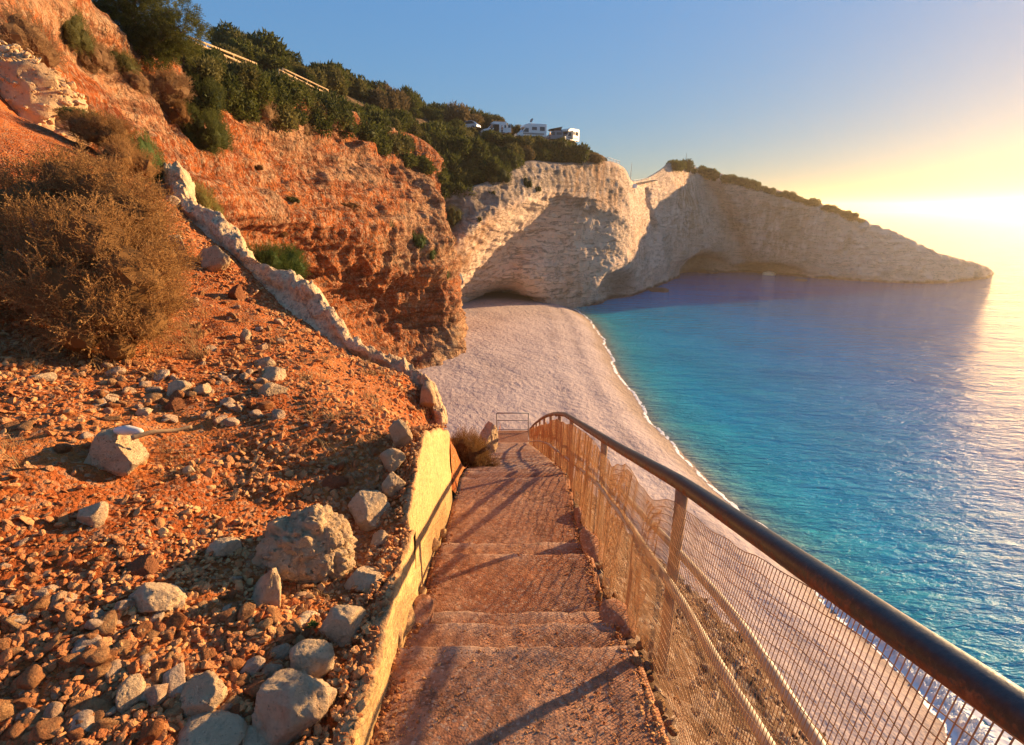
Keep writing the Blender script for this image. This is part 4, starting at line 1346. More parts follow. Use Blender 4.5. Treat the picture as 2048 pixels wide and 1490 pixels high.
def build_boulders():
    for px, py, w, h, dep, seed, mat, cuts, rough, label in BOULDERS:
        p = slope_hit(px, py)
        lift = h / pix_scale(p) * 0.15
        p = slope_hit(px, py, lift=lift)
        if 330 < seed < 331 or seed in (328, 329):
            p = W(px, py, 8.45 if seed == 328 else 5.5)
        if seed in (318, 319, 320): p = p + np.array([-0.11, 0, 0.03])
        s = 1.0 / pix_scale(p)
        sx, sz = w * s * 0.50, h * s * 0.56
        rnd_ = seed in (309, 310, 312, 313, 314)
        V, F = rock_shape(5 if w > 40 else 4, seed, cuts + (2 if rnd_ else 4), rough * 0.8, 1.0, 0.2 if rnd_ else 0.0)
        nn = V / (np.linalg.norm(V, axis=1)[:, None] + 1e-9)
        V = V + nn * (0.05 * fbm(V * 5 + seed, 4, seed=seed, ridged=True, gain=0.6) + 0.022 * fbm(V * 16, 3, seed=seed + 2))[:, None]
        if seed == 304:
            V[:, 0] *= np.interp(V[:, 2], [-1, 1], [1.15, 0.28]); V[:, 0] += 0.28 * V[:, 2]
        if seed == 309:
            hol = np.exp(-(((V[:, 0] - 0.62) / 0.25) ** 2 + ((V[:, 1] + 0.7) / 0.5) ** 2 + ((V[:, 2] + 0.25) / 0.28) ** 2))
            V = V * (1 - 0.35 * hol[:, None])
        if seed == 303:
            V, F = rock_shape(6, seed, 6, 0.05, 1.0, 0.2)
            b1 = np.abs(vnoise(V * 2.6, 9)); b2 = np.abs(vnoise(V * 6.5 + 3, 10)); b3 = np.abs(vnoise(V * 15 + 7, 11)); b4 = fbm(V * 34, 3, seed=12)
            V = V * (1 + 0.26 * b1 + 0.15 * b2 + 0.07 * b3 + 0.016 * b4)[:, None]
        V = V / np.abs(V).max(0)
        V = V * [sx, max(sx, sz) * dep, sz]
        ctr = p
        o = obj('boulder', V / sx, F, M[mat], loc=ctr)
        o.scale = (sx, sx, sx)
        tag(o, label, 'boulder')


# ------------------------------------------------------------------ loose stones: the larger ones one by one, the gravel as one
def build_stones():
    r = np.random.default_rng(77)
    shapes = []
    for k in range(14):
        V, F = rock_shape(3, 400 + k, 10, 0.06, 0.78)
        shapes.append((mesh_data('loose_stone', V, F, M['stone']), mesh_data('loose_stone', V, F, M['pale_stone'])))
    # where they lie in the frame: pixel patches with a density and a size range in metres
    patches = [((0, 1180, 700, 1490), 140, (0.028, 0.068)), ((0, 1060, 470, 1200), 22, (0.02, 0.04)), ((180, 725, 560, 850), 66, (0.032, 0.075)), ((0, 730, 260, 900), 18, (0.035, 0.06)),
               ((390, 580, 560, 720), 26, (0.04, 0.075)), ((560, 760, 860, 960), 22, (0.022, 0.05)), ((640, 1060, 760, 1240), 10, (0.02, 0.035)), ((420, 1060, 640, 1300), 12, (0.025, 0.045))]
    n = 0
    for (x0, y0, x1, y1), cnt, (s0, s1) in patches:
        for _ in range(cnt):
            px, py = r.uniform(x0, x1), y0 + (y1 - y0) * r.uniform(0, 1)
            if px > 640 and py > 1250: px -= 200
            if 780 < px and py > 840: continue
            p = slope_hit(px, py)
            if p[0] > -0.85: continue
            s = s0 + (s1 - s0) * r.beta(1.2, 2.4)
            k = r.integers(14)
            pale = r.random() < (0.55 if y1 < 860 else 0.28)
            o = bpy.data.objects.new('loose_stone', shapes[k][1 if pale else 0])
            link(o)
            o.location = p + np.array([0, 0, s * 0.22])
            o.scale = (s * r.uniform(0.8, 1.35), s * r.uniform(0.75, 1.1), s * r.uniform(0.6, 1.0))
            o.rotation_euler = (r.normal(0, 0.35), r.normal(0, 0.35), r.uniform(0, 6.28))
            if pale: tag(o, 'small pale limestone fragment lying loose among the red scree', 'stone', 'pale fragments in the scree')
            else: tag(o, 'fist sized reddish stone lying loose on the scree slope', 'stone', 'reddish stones of the scree')
            n += 1


def scatter_mesh(name, P, S, mat, seed, subs=1, nvar=24, flat=0.75, sink=0.25):
    """One mesh of many little stones at points P (n,3) with sizes S."""
    r = np.random.default_rng(seed)
    var = [rock_shape(subs, seed * 13 + k, 9 if subs > 1 else 6, 0.05, flat) for k in range(nvar)]
    idx = r.integers(0, nvar, len(P))
    Vs, Fs, As = [], [], []
    base = 0
    for k in range(nvar):
        m = np.where(idx == k)[0]
        if not len(m): continue
        V, F = var[k]
        a = r.uniform(0, 2 * np.pi, len(m)); tx = r.normal(0, 0.4, len(m)); ty = r.normal(0, 0.4, len(m))
        ca, sa = np.cos(a), np.sin(a)
        st = np.stack([r.uniform(0.75, 1.4, len(m)), r.uniform(0.7, 1.1, len(m)), r.uniform(0.6, 1.1, len(m))], 1) * S[m, None]
        Q = V[None] * st[:, None, :]
        Q = np.stack([Q[..., 0] * ca[:, None] - Q[..., 1] * sa[:, None], Q[..., 0] * sa[:, None] + Q[..., 1] * ca[:, None], Q[..., 2] + Q[..., 0] * np.sin(tx)[:, None] + Q[..., 1] * np.sin(ty)[:, None]], -1)
        Q += P[m, None, :] + np.array([0, 0, 1]) * (S[m] * sink)[:, None, None]
        nv = len(V)
        Vs.append(Q.reshape(-1, 3))
        Fs.append((F[None] + (base + np.arange(len(m)) * nv)[:, None, None]).reshape(-1, 3))
        As.append(np.repeat(r.random(len(m)), nv))
        base += len(m) * nv
    return obj(name, np.vstack(Vs), np.vstack(Fs), mat, attrs={'rnd': np.concatenate(As)}, smooth_=False)


def build_gravel():
    r = np.random.default_rng(91)
    # near belt: coarse rubble
    P, S = [], []
    def belt(n, y0, y1, x0, x1, smin, smax, power, thr, seed):
        Y = y0 * (y1 / y0) ** r.random(n)
        X = -0.78 - (r.random(n) ** 0.9) * (Y * 1.2 + 0.45)
        q = np.c_[X, Y]
        den = fbm(np.c_[q * 0.9, 0 * X], 3, seed=seed)
        keep = den + r.normal(0, 0.25, n) > thr
        q = q[keep]
        z = slope_z(q)
        s = smin + (smax - smin) * r.beta(1.0, power, len(q))
        s *= (0.75 + 0.12 * q[:, 1])
        P.append(np.c_[q, z]); S.append(s)
    belt(15000, 0.75, 2.4, 0, 0, 0.006, 0.034, 2.6, -0.35, 201)
    belt(17000, 1.9, 7.0, 0, 0, 0.005, 0.024, 3.2, -0.10, 203)
    belt(6000, 2.6, 5.6, 0, 0, 0.010, 0.036, 2.5, 0.12, 205)
    # crumbs broken off the old kerb
    kp = np.array([W(*q)[:2] for q in [(330, 410, 8.5), (400, 482, 7.8), (470, 545, 7.2), (545, 602, 6.7), (620, 665, 6.25), (700, 718, 5.95), (780, 762, 5.75), (838, 806, 5.5)]])
    n = 1500
    t = r.random(n) * 6.999; i = t.astype(int); f = (t - i)[:, None]
    q = kp[i] * (1 - f) + kp[i + 1] * f + np.c_[r.normal(-0.12, 0.16, n), r.normal(-0.25, 0.17, n)]
    P.append(np.c_[q, slope_z(q)]); S.append(0.010 + 0.050 * r.beta(1, 5, n))
    # rubble that has slid onto the top of the wall
    n = 2600
    Y = r.uniform(0.9, 4.7, n); X = xl(Y) + 0.03 * (Y < 2.6) - 0.012 - 0.20 * r.random(n)
    wt = H + np.interp(Y, [0.6, 1.32, 1.95, 2.6, 2.63, 2.9, 3.15, 3.4, 4.0, 4.65], [-1.70, -1.78, -1.79, -1.82, -1.78, -1.70, -1.60, -1.54, -1.78, -2.08])
    P.append(np.c_[X, Y, np.maximum(slope_z(np.c_[X, Y]), wt + 0.022 * (X > xl(Y) - 0.09))]); S.append(0.006 + 0.026 * r.beta(1, 4, n))
    P = np.vstack(P); S = np.concatenate(S)
    big = S > 0.013
    o = scatter_mesh('gravel', P[big], S[big], M['gravel'], 5, 2)
    tag(o, 'red and ochre rubble covering the scree slope', 'gravel', kind='stuff')
    o = scatter_mesh('fine_gravel', P[~big], S[~big], M['gravel'], 6, 1)
    tag(o, 'fine red gravel on the scree slope', 'gravel', kind='stuff')
    # grit on the stairs and along their edges
    n = 9000
    Y = 0.8 * (7.5 / 0.8) ** r.random(n)
    u = np.where(r.random(n) < 0.45, r.beta(0.5, 3, n) * np.where(r.random(n) < 0.5, 1, -1) % 1.0, r.random(n))
    X = xl(Y) + 0.03 + (xr(Y) - xl(Y) - 0.06) * u
    d = np.empty(n)
    prev = -3.0
    drop = np.interp(Y, [-3, -0.5, 0.9, 1.98], [1.70, 1.76, 1.86, 2.05])
    for k, (ye, ds, de) in enumerate(NOS):
        m = (Y > prev) & (Y <= ye) & (k > 0)
        drop[m] = ds + (de - ds) * (Y[m] - prev) / (ye - prev)
        prev = ye
    s = (0.0025 + 0.010 * r.beta(1, 5, n)) * (1 + 1.2 * (np.abs(u - 0.5) > 0.44))
    o = scatter_mesh('grit', np.c_[X, Y, H - drop - 0.004], s, M['gravel'], 7, 1)
    tag(o, 'small grit and pebbles scattered on the dusty stairs', 'gravel', kind='stuff')
    # rubble on the bank right of the stairs
    n = 7000
    Y = r.uniform(-0.5, 10, n); t = r.random(n) ** 1.6 * 9
    q = np.c_[xr(Y) + 0.03 + t, Y]
    s = (0.008 + 0.05 * r.beta(1, 5, n)) * (1 + 0.35 * t)
    o = scatter_mesh('rubble', np.c_[q, mound_z(q)], s, M['bank_stone'], 8, 2)
    tag(o, 'brown rubble on the bank below the railing', 'rubble', kind='stuff')
    # stones fallen along the right edge of the stairs
    shapes = [mesh_data('edge_stone', *rock_shape(3, 700 + k, 10, 0.06, 0.85), M['stone']) for k in range(6)]
    for k in range(44):
        y = r.choice([r.uniform(1.95, 2.75), r.uniform(2.4, 3.2), r.uniform(1.2, 2.2), r.uniform(3.2, 5.2)])
        x = xr(y) + r.uniform(-0.06, 0.10)
        s = r.uniform(0.015, 0.042)
        o = link(bpy.data.objects.new('edge_stone', shapes[k % 6]))
        o.location = (x, y, H - stair_drop(y) + 0.01 - 0.05 * (x > xr(y)))
        o.scale = (s, s * 0.9, s * 0.85); o.rotation_euler = (r.normal(0, 0.4), r.normal(0, 0.4), r.uniform(0, 6))
        tag(o, 'orange stone fallen along the right edge of the stairs under the netting', 'stone', 'stones along the right stair edge')


M['bank_stone'] = m_stone('bank_rubble', (0.26, 0.15, 0.08), (0.56, 0.42, 0.28), 'attr', 0.35, (0.26, 0.12, 0.06))


def build_driftwood():
    p = slope_hit(230, 908, lift=0.06)
    s = 1 / pix_scale(p)
    a, b = W(228, 862, p[1] + 0.03), W(286, 863, p[1] + 0.02)
    L = catmull(np.array([a, (a + b) / 2 + [0, 0, 0.006], b]), 6)
    rr = np.interp(np.linspace(0, 1, len(L)), [0, 0.1, 0.5, 0.9, 1], [0.008, 0.022, 0.028, 0.018, 0.006])
    m = MB().tube(L, rr, 12)
    V = np.vstack(m.V); V += 0.003 * fbm(V * 30, 3, seed=5)[:, None]
    m.V = [V]
    o = m.build('driftwood', M['drift'], None, True)
    tag(o, 'white bleached chunk of wood lying on the pale squarish boulder', 'driftwood')
    a, b = W(262, 876, p[1] - 0.02), W(384, 853, p[1] + 0.16)
    g = slope_z(b[None, :2])[0] + 0.03
    b[2] = max(b[2], g)
    L = catmull(np.array([a, a + (b - a) * 0.35 + [0, 0, 0.01], a + (b - a) * 0.7 - [0, 0, 0.004], b]), 6)
    o = MB().tube(L, np.linspace(0.014, 0.010, len(L)), 9).build('stick', M['stick'], None, True)
    tag(o, 'dry brown stick resting against the pale squarish boulder', 'stick')
    # fallen curved slab of mortar
    p = slope_hit(552, 1275)
    pts = [W(468, 1270, p[1] + 0.02), W(500, 1283, p[1]), W(540, 1282, p[1] + 0.02), W(580, 1266, p[1] + 0.06), W(608, 1248, p[1] + 0.12), W(622, 1232, p[1] + 0.18)]
    L = catmull(np.array(pts), 8)
    m = MB().tube(L, np.interp(np.linspace(0, 1, len(L)), [0, 0.08, 0.5, 0.9, 1], [0.02, 0.038, 0.042, 0.05, 0.03]), 20)
    V = np.vstack(m.V); V[:, 2] -= 0.4 * np.maximum(0, V[:, 2] - V[:, 2].mean()) * 0; V += (0.012 * fbm(V * 9, 4, seed=15) + 0.006 * fbm(V * 30, 3, seed=16))[:, None]
    m.V = [V]
    o = m.build('mortar_slab', M['kerb'], None, True)
    tag(o, 'curved broken piece of pale mortar lying below the pointed boulder', 'mortar slab')


build_boulders(); build_stones(); build_gravel(); build_driftwood()
# ------------------------------------------------------------------ plants
def project(P):
    P = np.asarray(P, float)
    x = P[..., 0]; y = P[..., 1]; z = P[..., 2] - H
    d = y * CP - z * SP
    u = y * SP + z * CP
    return 1024 + FPX * x / d, 745 - FPX * u / d, d


def surf_hit(px, py, grids, tol=9):
    best = None
    for G in grids:
        P = G.reshape(-1, 3)
        a, b, d = project(P)
        r = np.hypot(a - px, b - py)
        m = (r < max(tol, r.min() + 2)) & (d > 1)
        if not m.any() or r.min() > 60: continue
        k = np.where(m)[0][np.argmin(d[m])]
        if best is None or d[k] < best[1] - 2: best = (P[k], d[k])
    return best[0]


def frames(D, r):
    """Rotation matrices (n,3,3) whose third column is D, spun at random."""
    D = D / (np.linalg.norm(D, axis=1)[:, None] + 1e-9)
    A = np.where(np.abs(D[:, 2:3]) < 0.9, np.array([[0, 0, 1.0]]), np.array([[1.0, 0, 0]]))
    X = np.cross(A, D); X /= np.linalg.norm(X, axis=1)[:, None]
    Y = np.cross(D, X)
    a = r.uniform(0, 2 * np.pi, len(D))[:, None]
    X2 = np.cos(a) * X + np.sin(a) * Y
    Y2 = np.cross(D, X2)
    return np.stack([X2, Y2, D], -1)


def spray_template(seed, nbr=6, nl=11, leaf=0.045, spread=0.75):
    """A sprig about one unit long, made of little leaf quads on side twigs."""
    r = np.random.default_rng(seed)
    V, F = [], []
    def quad(p, d, n, l, w):
        d = d / np.linalg.norm(d); s = np.cross(d, n); s /= np.linalg.norm(s) + 1e-9
        b = len(V)
        V.extend([p, p + d * l * 0.5 + s * w * 0.5, p + d * l, p + d * l * 0.5 - s * w * 0.5]); F.append((b, b + 1, b + 2, b + 3))
    def twig(p0, d, L, w):
        b = len(V); s = np.cross(d, [0.3, 0.5, 0.8]); s /= np.linalg.norm(s)
        V.extend([p0 - s * w, p0 + s * w, p0 + d * L + s * w * 0.4, p0 + d * L - s * w * 0.4]); F.append((b, b + 1, b + 2, b + 3))
    twig(np.zeros(3), np.array([0, 0, 1.0]), 0.9, 0.012)
    for k in range(nbr):
        h = 0.15 + 0.75 * k / nbr
        a = k * 2.4 + r.uniform(-0.4, 0.4)
        d = np.array([math.cos(a) * spread, math.sin(a) * spread, 1.0]); d /= np.linalg.norm(d)
        L = 0.5 * (1 - 0.4 * h)
        p0 = np.array([0, 0, h])
        twig(p0, d, L, 0.007)
        for j in range(nl):
            t = 0.15 + 0.85 * (j + r.random()) / nl
            dd = d + r.normal(0, 0.75, 3)
            quad(p0 + d * L * t, dd, r.normal(0, 1, 3), leaf * r.uniform(0.7, 1.4), leaf * 0.55)
    for j in range(nl):
        quad(np.array([0, 0, 0.45 + 0.55 * j / nl]), np.array([0, 0, 0.8]) + r.normal(0, 0.6, 3), r.normal(0, 1, 3), leaf * 1.2, leaf * 0.55)
    return np.array(V), np.array(F)


def lump_points(n, lumps, r, zmin=-0.1):
    """Points on the outside of a union of balls (c, rad), with outward normals."""
    C = np.array([l[0] for l in lumps]); R = np.array([l[1] for l in lumps])
    w = R ** 2 / (R ** 2).sum()
    P, N = [], []
    tot = 0
    while tot < n:
        k = r.choice(len(R), n, p=w)
        d = r.normal(size=(n, 3)); d /= np.linalg.norm(d, axis=1)[:, None]
        p = C[k] + d * R[k][:, None]
        inside = ((np.linalg.norm(p[:, None] - C[None], axis=2) < R[None] * 0.93).sum(1) > 0)
        ok = ~inside & (p[:, 2] > zmin)
        P.append(p[ok]); N.append(d[ok]); tot += ok.sum()
    return np.vstack(P)[:n], np.vstack(N)[:n]


def dome_lumps(r, n, rad=(0.28, 0.45), flat=0.75, spread=0.62):
    L = [(np.array([0, 0, 0.35]), 0.52)]
    for k in range(n):
        a = r.uniform(0, 2 * np.pi); e = r.uniform(0.05, 1.0)
        d = spread * math.sqrt(1 - (e * 0.8) ** 2)
        L.append((np.array([d * math.cos(a), d * math.sin(a), 0.2 + flat * e * 0.75]), r.uniform(*rad)))
    return L


def sprig_bush(seed, n, size, nlump=11, leaf=0.045, outward=0.75, up=0.5, jit=0.35, core=0.72, tmpl=(6, 11), rad=(0.28, 0.45), lumps=None, flat=0.75):
    r = np.random.default_rng(seed)
    lumps = lumps or dome_lumps(r, nlump, rad, flat)
    P, N = lump_points(n, lumps, r)
    D = N * outward + np.array([0, 0, up]) + r.normal(0, jit, N.shape)
    L = size * r.uniform(0.65, 1.35, n)
    P = P - N * (r.uniform(0.2, 0.9, n) * L)[:, None]
    R = frames(D, r)
    ts = [spray_template(seed + k, *tmpl, leaf=leaf) for k in range(4)]
    k = r.integers(0, 4, n)
    Vs, Fs, As, base = [], [], [], 0
    for q in range(4):
        m = np.where(k == q)[0]
        V, F = ts[q]
        Q = np.einsum('nij,vj->nvi', R[m], V) * L[m, None, None] + P[m, None]
        Vs.append(Q.reshape(-1, 3)); Fs.append((F[None] + (base + np.arange(len(m)) * len(V))[:, None, None]).reshape(-1, 4))
        tone = r.random(len(m))[:, None] * 0.75 + 0.25 * r.random((len(m), len(V) // 4))[:, :].repeat(4, 1)[:, :len(V)] if len(V) % 4 == 0 else r.random((len(m), 1)).repeat(len(V), 1)
        As.append(tone.ravel()); base += len(m) * len(V)
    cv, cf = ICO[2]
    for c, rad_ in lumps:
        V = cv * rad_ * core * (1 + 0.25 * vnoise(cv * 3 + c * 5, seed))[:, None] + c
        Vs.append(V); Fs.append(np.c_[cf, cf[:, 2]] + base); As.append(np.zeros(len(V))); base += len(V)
    return np.vstack(Vs), np.vstack(Fs), np.concatenate(As)


def fix_tri(F):
    q = F[F[:, 2] != F[:, 3]]; t = F[F[:, 2] == F[:, 3]][:, :3]
    return [q, t] if len(t) else [q]


def bush_mesh(name, mat, *a, **k):
    V, F, A = sprig_bush(*a, **k)
    return mesh_data(name, V, fix_tri(F), M[mat], False, {'rnd': A})


def leafy_crown(seed, n, leaf, nlump=14, rad=(0.22, 0.4), core=0.78, flat=0.8, lumps=None, aspect=0.6):
    """Crown of single leaf clusters for shrubs further off."""
    r = np.random.default_rng(seed)
    lumps = lumps or dome_lumps(r, nlump, rad, flat)
    P, N = lump_points(n, lumps, r, 0.0)
    P = P + N * r.normal(0, 0.05, n)[:, None]
    R = frames(N * 0.55 + np.array([0, 0, 0.35]) + r.normal(0, 0.5, N.shape), r)
    L = leaf * r.uniform(0.6, 1.5, n)
    q = np.array([(-0.5 * aspect, 0, 0), (0, 0.12, 0.35), (0.5 * aspect, 0, 0.15), (0.1, -0.1, 1.0)])
    V = (np.einsum('nij,vj->nvi', R, q) * L[:, None, None] + P[:, None]).reshape(-1, 3)
    F = np.arange(4 * n).reshape(n, 4)
    A = np.repeat(np.clip(0.5 + 0.35 * vnoise(P * 3.2, seed) + r.normal(0, 0.18, n), 0, 1), 4)
    Vs, Ts, As = [V], [], [A]
    base = len(V)
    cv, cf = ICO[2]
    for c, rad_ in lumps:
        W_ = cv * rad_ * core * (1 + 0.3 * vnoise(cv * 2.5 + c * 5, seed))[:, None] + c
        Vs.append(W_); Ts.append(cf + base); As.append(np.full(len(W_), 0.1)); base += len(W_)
    return np.vstack(Vs), [F, np.vstack(Ts)], np.concatenate(As)


def place(me_or_name, me, loc, scale, rz, label, cat, group=None):
    o = link(bpy.data.objects.new(me_or_name, me))
    o.location = loc; o.scale = scale if hasattr(scale, '__len__') else (scale,) * 3; o.rotation_euler = (0, 0, rz)
    return tag(o, label, cat, group)


def build_heaths():
    # the large brown heath on the left of the slope
    c = slope_hit(165, 690)
    c = np.array([W(165, 640, 4.45)[0], 4.55, 0]); c[2] = slope_z(c[None, :2])[0] - 0.1
    r = np.random.default_rng(5)
    lumps = [(np.array([0, 0, 0.3]), 0.5)]
    for px, py, Y, rad in [(60, 420, 4.8, 0.36), (140, 380, 5.1, 0.34), (215, 400, 5.0, 0.34), (280, 440, 4.8, 0.30), (310, 520, 4.5, 0.26), (90, 500, 4.3, 0.36), (190, 500, 4.2, 0.38), (265, 560, 4.1, 0.32), (40, 570, 4.0, 0.30), (130, 590, 3.9, 0.34), (215, 625, 3.9, 0.30), (285, 640, 4.0, 0.24), (160, 665, 3.75, 0.24), (-30, 450, 4.7, 0.42), (-60, 540, 4.3, 0.4), (320, 600, 4.3, 0.2), (240, 690, 3.85, 0.17)]:
        lumps.append((W(px, py, Y) - c, rad * 0.92))
    root = empty('heath_bush', c)
    tag(root, 'very large rounded brown heath bush growing on the scree slope', 'bush')
    V, F, A = sprig_bush(31, 4200, 0.17, lumps=lumps, leaf=0.055, core=0.78, tmpl=(6, 12), jit=0.4)
    obj('foliage', V, fix_tri(F), M['leaf_brown'], root, False, {'rnd': A})
    m = MB()
    for k in range(16):
        a = r.uniform(0, 6.28); e = r.uniform(0.3, 1.1)
        d = np.array([math.cos(a) * e, math.sin(a) * e - 0.2, 1.0]); d /= np.linalg.norm(d)
        L = catmull(np.array([[0, 0, 0], d * 0.35 + r.normal(0, 0.04, 3), d * 0.7 + r.normal(0, 0.06, 3), d * 1.05]), 4)
        m.tube(L, np.linspace(0.022, 0.008, len(L)), 6)
    m.build('stems', M['bark'], root, True)

    def heath(px, py, w, h, Y, mat, label, seed, n=700, cat='bush', leaf=0.06, name='heath_bush', size=0.26, grids=None, up=0.5, jit=0.35, nl=11, tm=(6, 10)):
        p = surf_hit(px, py + h * 0.35, grids) if grids else (W(px, py + h * 0.45, Y))
        s = 1 / pix_scale(p)
        V, F, A = sprig_bush(seed, n, size, nlump=nl, leaf=leaf, up=up, jit=jit, tmpl=tm)
        V = V - [0, 0, 0.1]
        ext = np.array([V[:, 0].max() - V[:, 0].min(), 1, V[:, 2].max() - V[:, 2].min()])
        sx, sz = w * s / ext[0], h * s / ext[2]
        me = mesh_data(name, V * [sx, (sx + sz) / 2, sz], fix_tri(F), M[mat], False, {'rnd': A})
        o = link(bpy.data.objects.new(name, me)); o.location = p + np.array([0, 0.2 * w * s, 0])
        tag(o, label, cat)
        return o
    heath(190, 245, 150, 90, 8.6, 'leaf_brown', 'low brown heath bush on the ridge above the very large one', 41, 800)
    heath(245, 300, 120, 110, 8.2, 'leaf_brown', 'dark brown heath bush just uphill of the very large one', 42, 700)
    heath(120, 320, 150, 60, 7.6, 'leaf_brown', 'flat brown heath bush tucked behind the top of the very large one', 43, 700)
    heath(285, 300, 60, 130, 8.9, 'leaf_green', 'narrow strip of green creeper along the ridge beside the heath bushes', 44, 500, 'creeper', name='creeper')
    heath(150, 222, 90, 36, 9.3, 'leaf_green', 'low green patch of creeper on the crest near the rubble outcrop', 45, 400, 'creeper', name='creeper')
    heath(946, 890, 128, 168, 7.0, 'leaf_rust', 'rust brown bush overhanging the left side of the stairs beyond the wall', 46, 1500, leaf=0.05, size=0.22)
    heath(545, 520, 150, 120, 9.4, 'leaf_green', 'fresh green shrub in the gully just behind the kerb', 47, 1100, 'shrub', name='green_shrub')
    heath(470, 490, 70, 70, 9.8, 'leaf_green', 'small green shrub in the gully behind the upper kerb', 48, 500, 'shrub', name='green_shrub')
    heath(600, 575, 50, 50, 8.0, 'leaf_brown', 'small grey brown heath bush just behind the kerb', 49, 350)
    heath(375, 380, 100, 120, 11.5, 'grass_green', 'feathery yellow green broom bush behind the top of the kerb', 50, 420, 'bush', leaf=0.03, name='broom_bush', size=0.5, up=1.0, jit=0.25, tm=(7, 8))
    heath(420, 415, 60, 70, 12.0, 'grass_green', 'small feathery broom bush at the foot of the red cliff', 51, 250, 'bush', leaf=0.03, name='broom_bush', size=0.5, up=1.0, jit=0.25, tm=(7, 8))
    g = [G_RED, G_HILL]
    heath(20, 60, 150, 130, 14, 'leaf_dry', 'dry grey brown bush in the top corner of the red cliff', 52, 700, name='dry_bush', grids=g)
    heath(125, 40, 90, 110, 19, 'leaf_olive', 'olive green bush hanging over the lit red earth near the top corner', 53, 800, 'bush', name='olive_bush', grids=g)
    heath(180, 100, 80, 90, 21, 'leaf_dry', 'dry brown bush beside the olive green bush near the top corner', 54, 500, name='dry_bush', grids=g)
    heath(230, 115, 90, 70, 24, 'leaf_olive', 'rounded olive bush at the foot of the dark cedar', 55, 700, 'bush', name='olive_bush', grids=g)
    heath(265, 150, 80, 60, 26, 'leaf_dry', 'reddish dry bush below the olive bush of the cedar', 56, 500, name='dry_bush', grids=g)
    heath(330, 170, 110, 90, 30, 'leaf_dry', 'pale dry twiggy bush on the cliff edge below the dark cedar', 57, 600, name='dry_bush', grids=g, size=0.4, up=0.8)
    heath(412, 185, 96, 120, 35, 'leaf_dark', 'dark green juniper on the cliff edge under the boardwalk', 58, 1100, 'shrub', name='juniper', grids=g)
    heath(412, 258, 98, 110, 31, 'leaf_dark', 'dark juniper clinging to the red cliff face below the others', 59, 1100, 'shrub', name='juniper', grids=g)
    heath(350, 215, 70, 60, 29, 'leaf_rust', 'small rust coloured bush on the red cliff beside the junipers', 60, 400, name='dry_bush', grids=g)
    heath(510, 195, 90, 90, 47, 'leaf_dry', 'grey twiggy bush hanging from the cliff edge under the boardwalk', 61, 500, name='dry_bush', grids=g, size=0.4)
    heath(612, 225, 60, 90, 56, 'leaf_dry', 'tall grey brown bush hanging on the edge near the end of the boardwalk', 62, 450, name='dry_bush', grids=g, size=0.4)
    heath(842, 482, 44, 44, 66, 'leaf_green', 'upper of two rounded green shrubs on the red cliff corner', 63, 500, 'shrub', name='cliff_shrub', grids=g)
    heath(860, 505, 44, 46, 67, 'leaf_green', 'lower of two rounded green shrubs on the red cliff corner', 64, 500, 'shrub', name='cliff_shrub', grids=g)
    heath(893, 545, 36, 34, 72, 'leaf_olive', 'small olive shrub on the edge of the red cliff corner', 65, 300, 'shrub', name='cliff_shrub', grids=g)
    w = [G_WHITE]
    heath(910, 424, 46, 54, 85, 'leaf_olive', 'upright olive shrub where the red cliff meets the white cliff', 66, 400, 'shrub', name='cliff_shrub', grids=w)
    heath(1008, 350, 58, 46, 94, 'leaf_dark', 'dark shrub hanging alone on the grey slope under the thicket', 67, 400, 'shrub', name='cliff_shrub', grids=w)
    heath(1062, 362, 26, 36, 99, 'leaf_dark', 'thin upright shrub on the grey slope above the lit arch', 68, 250, 'shrub', name='cliff_shrub', grids=w)
    heath(1080, 380, 26, 18, 100, 'leaf_olive', 'tiny low shrub just above the lit arch', 69, 200, 'shrub', name='cliff_shrub', grids=w)
    heath(990, 382, 22, 14, 92, 'leaf_olive', 'tiny shrub in the middle of the grey slope', 70, 200, 'shrub', name='cliff_shrub', grids=w)
    heath(965, 440, 18, 16, 88, 'leaf_olive', 'tiny shrub just above the left shoulder of the lit arch', 71, 150, 'shrub', name='cliff_shrub', grids=w)
    for k, (px, py, ww, hh, lab) in enumerate([(700, 408, 60, 20, 'flat dark tuft of scrub on a middle ledge of the red cliff'), (760, 440, 80, 26, 'long dark tuft of scrub on a ledge near the red cliff corner'), (650, 520, 40, 22, 'small tuft of scrub on a lower ledge of the red cliff'), (720, 515, 40, 18, 'olive tuft of scrub on a lower ledge under the green shrubs'), (680, 345, 26, 16, 'round dark tuft of scrub high on the red cliff face'), (745, 555, 34, 20, 'low tuft of scrub beside the dark overhang of the red cliff'), (520, 330, 30, 16, 'small tuft of scrub on the bright upper face of the red cliff'), (590, 395, 34, 18, 'tuft of scrub in the middle of the bright red cliff face'), (560, 470, 44, 20, 'tuft of scrub above the green shrub on the red cliff'), (800, 560, 30, 22, 'tuft of scrub left of the small olive shrub on the cliff corner'), (640, 600, 36, 18, 'tuft of scrub low on the shaded part of the red cliff')]):
        heath(px, py, ww, hh, 55, 'leaf_olive' if k % 2 else 'leaf_rust', lab, 80 + k, 260, 'scrub', name='scrub_tuft', grids=[G_RED])
    # a green weed between the boulders
    p = slope_hit(628, 1266)
    r = np.random.default_rng(8)
    m = MB()
    for k in range(15):
        a = r.uniform(0, 6.28); L = r.uniform(0.025, 0.045); e = r.uniform(0.3, 1.0)
        d = np.array([math.cos(a), math.sin(a), e]); d /= np.linalg.norm(d); s = np.cross(d, [0, 0, 1]); s /= np.linalg.norm(s)
        m.add([d * 0.004, d * L * 0.5 + s * L * 0.22 + [0, 0, 0.004], d * L - [0, 0, 0.006], d * L * 0.5 - s * L * 0.22 + [0, 0, 0.004]], [(0, 1, 2, 3)], r.random())
    o = m.build('weed', M['leaf_green'], None, False, 'rnd', loc=p + np.array([0, 0, 0.03]))
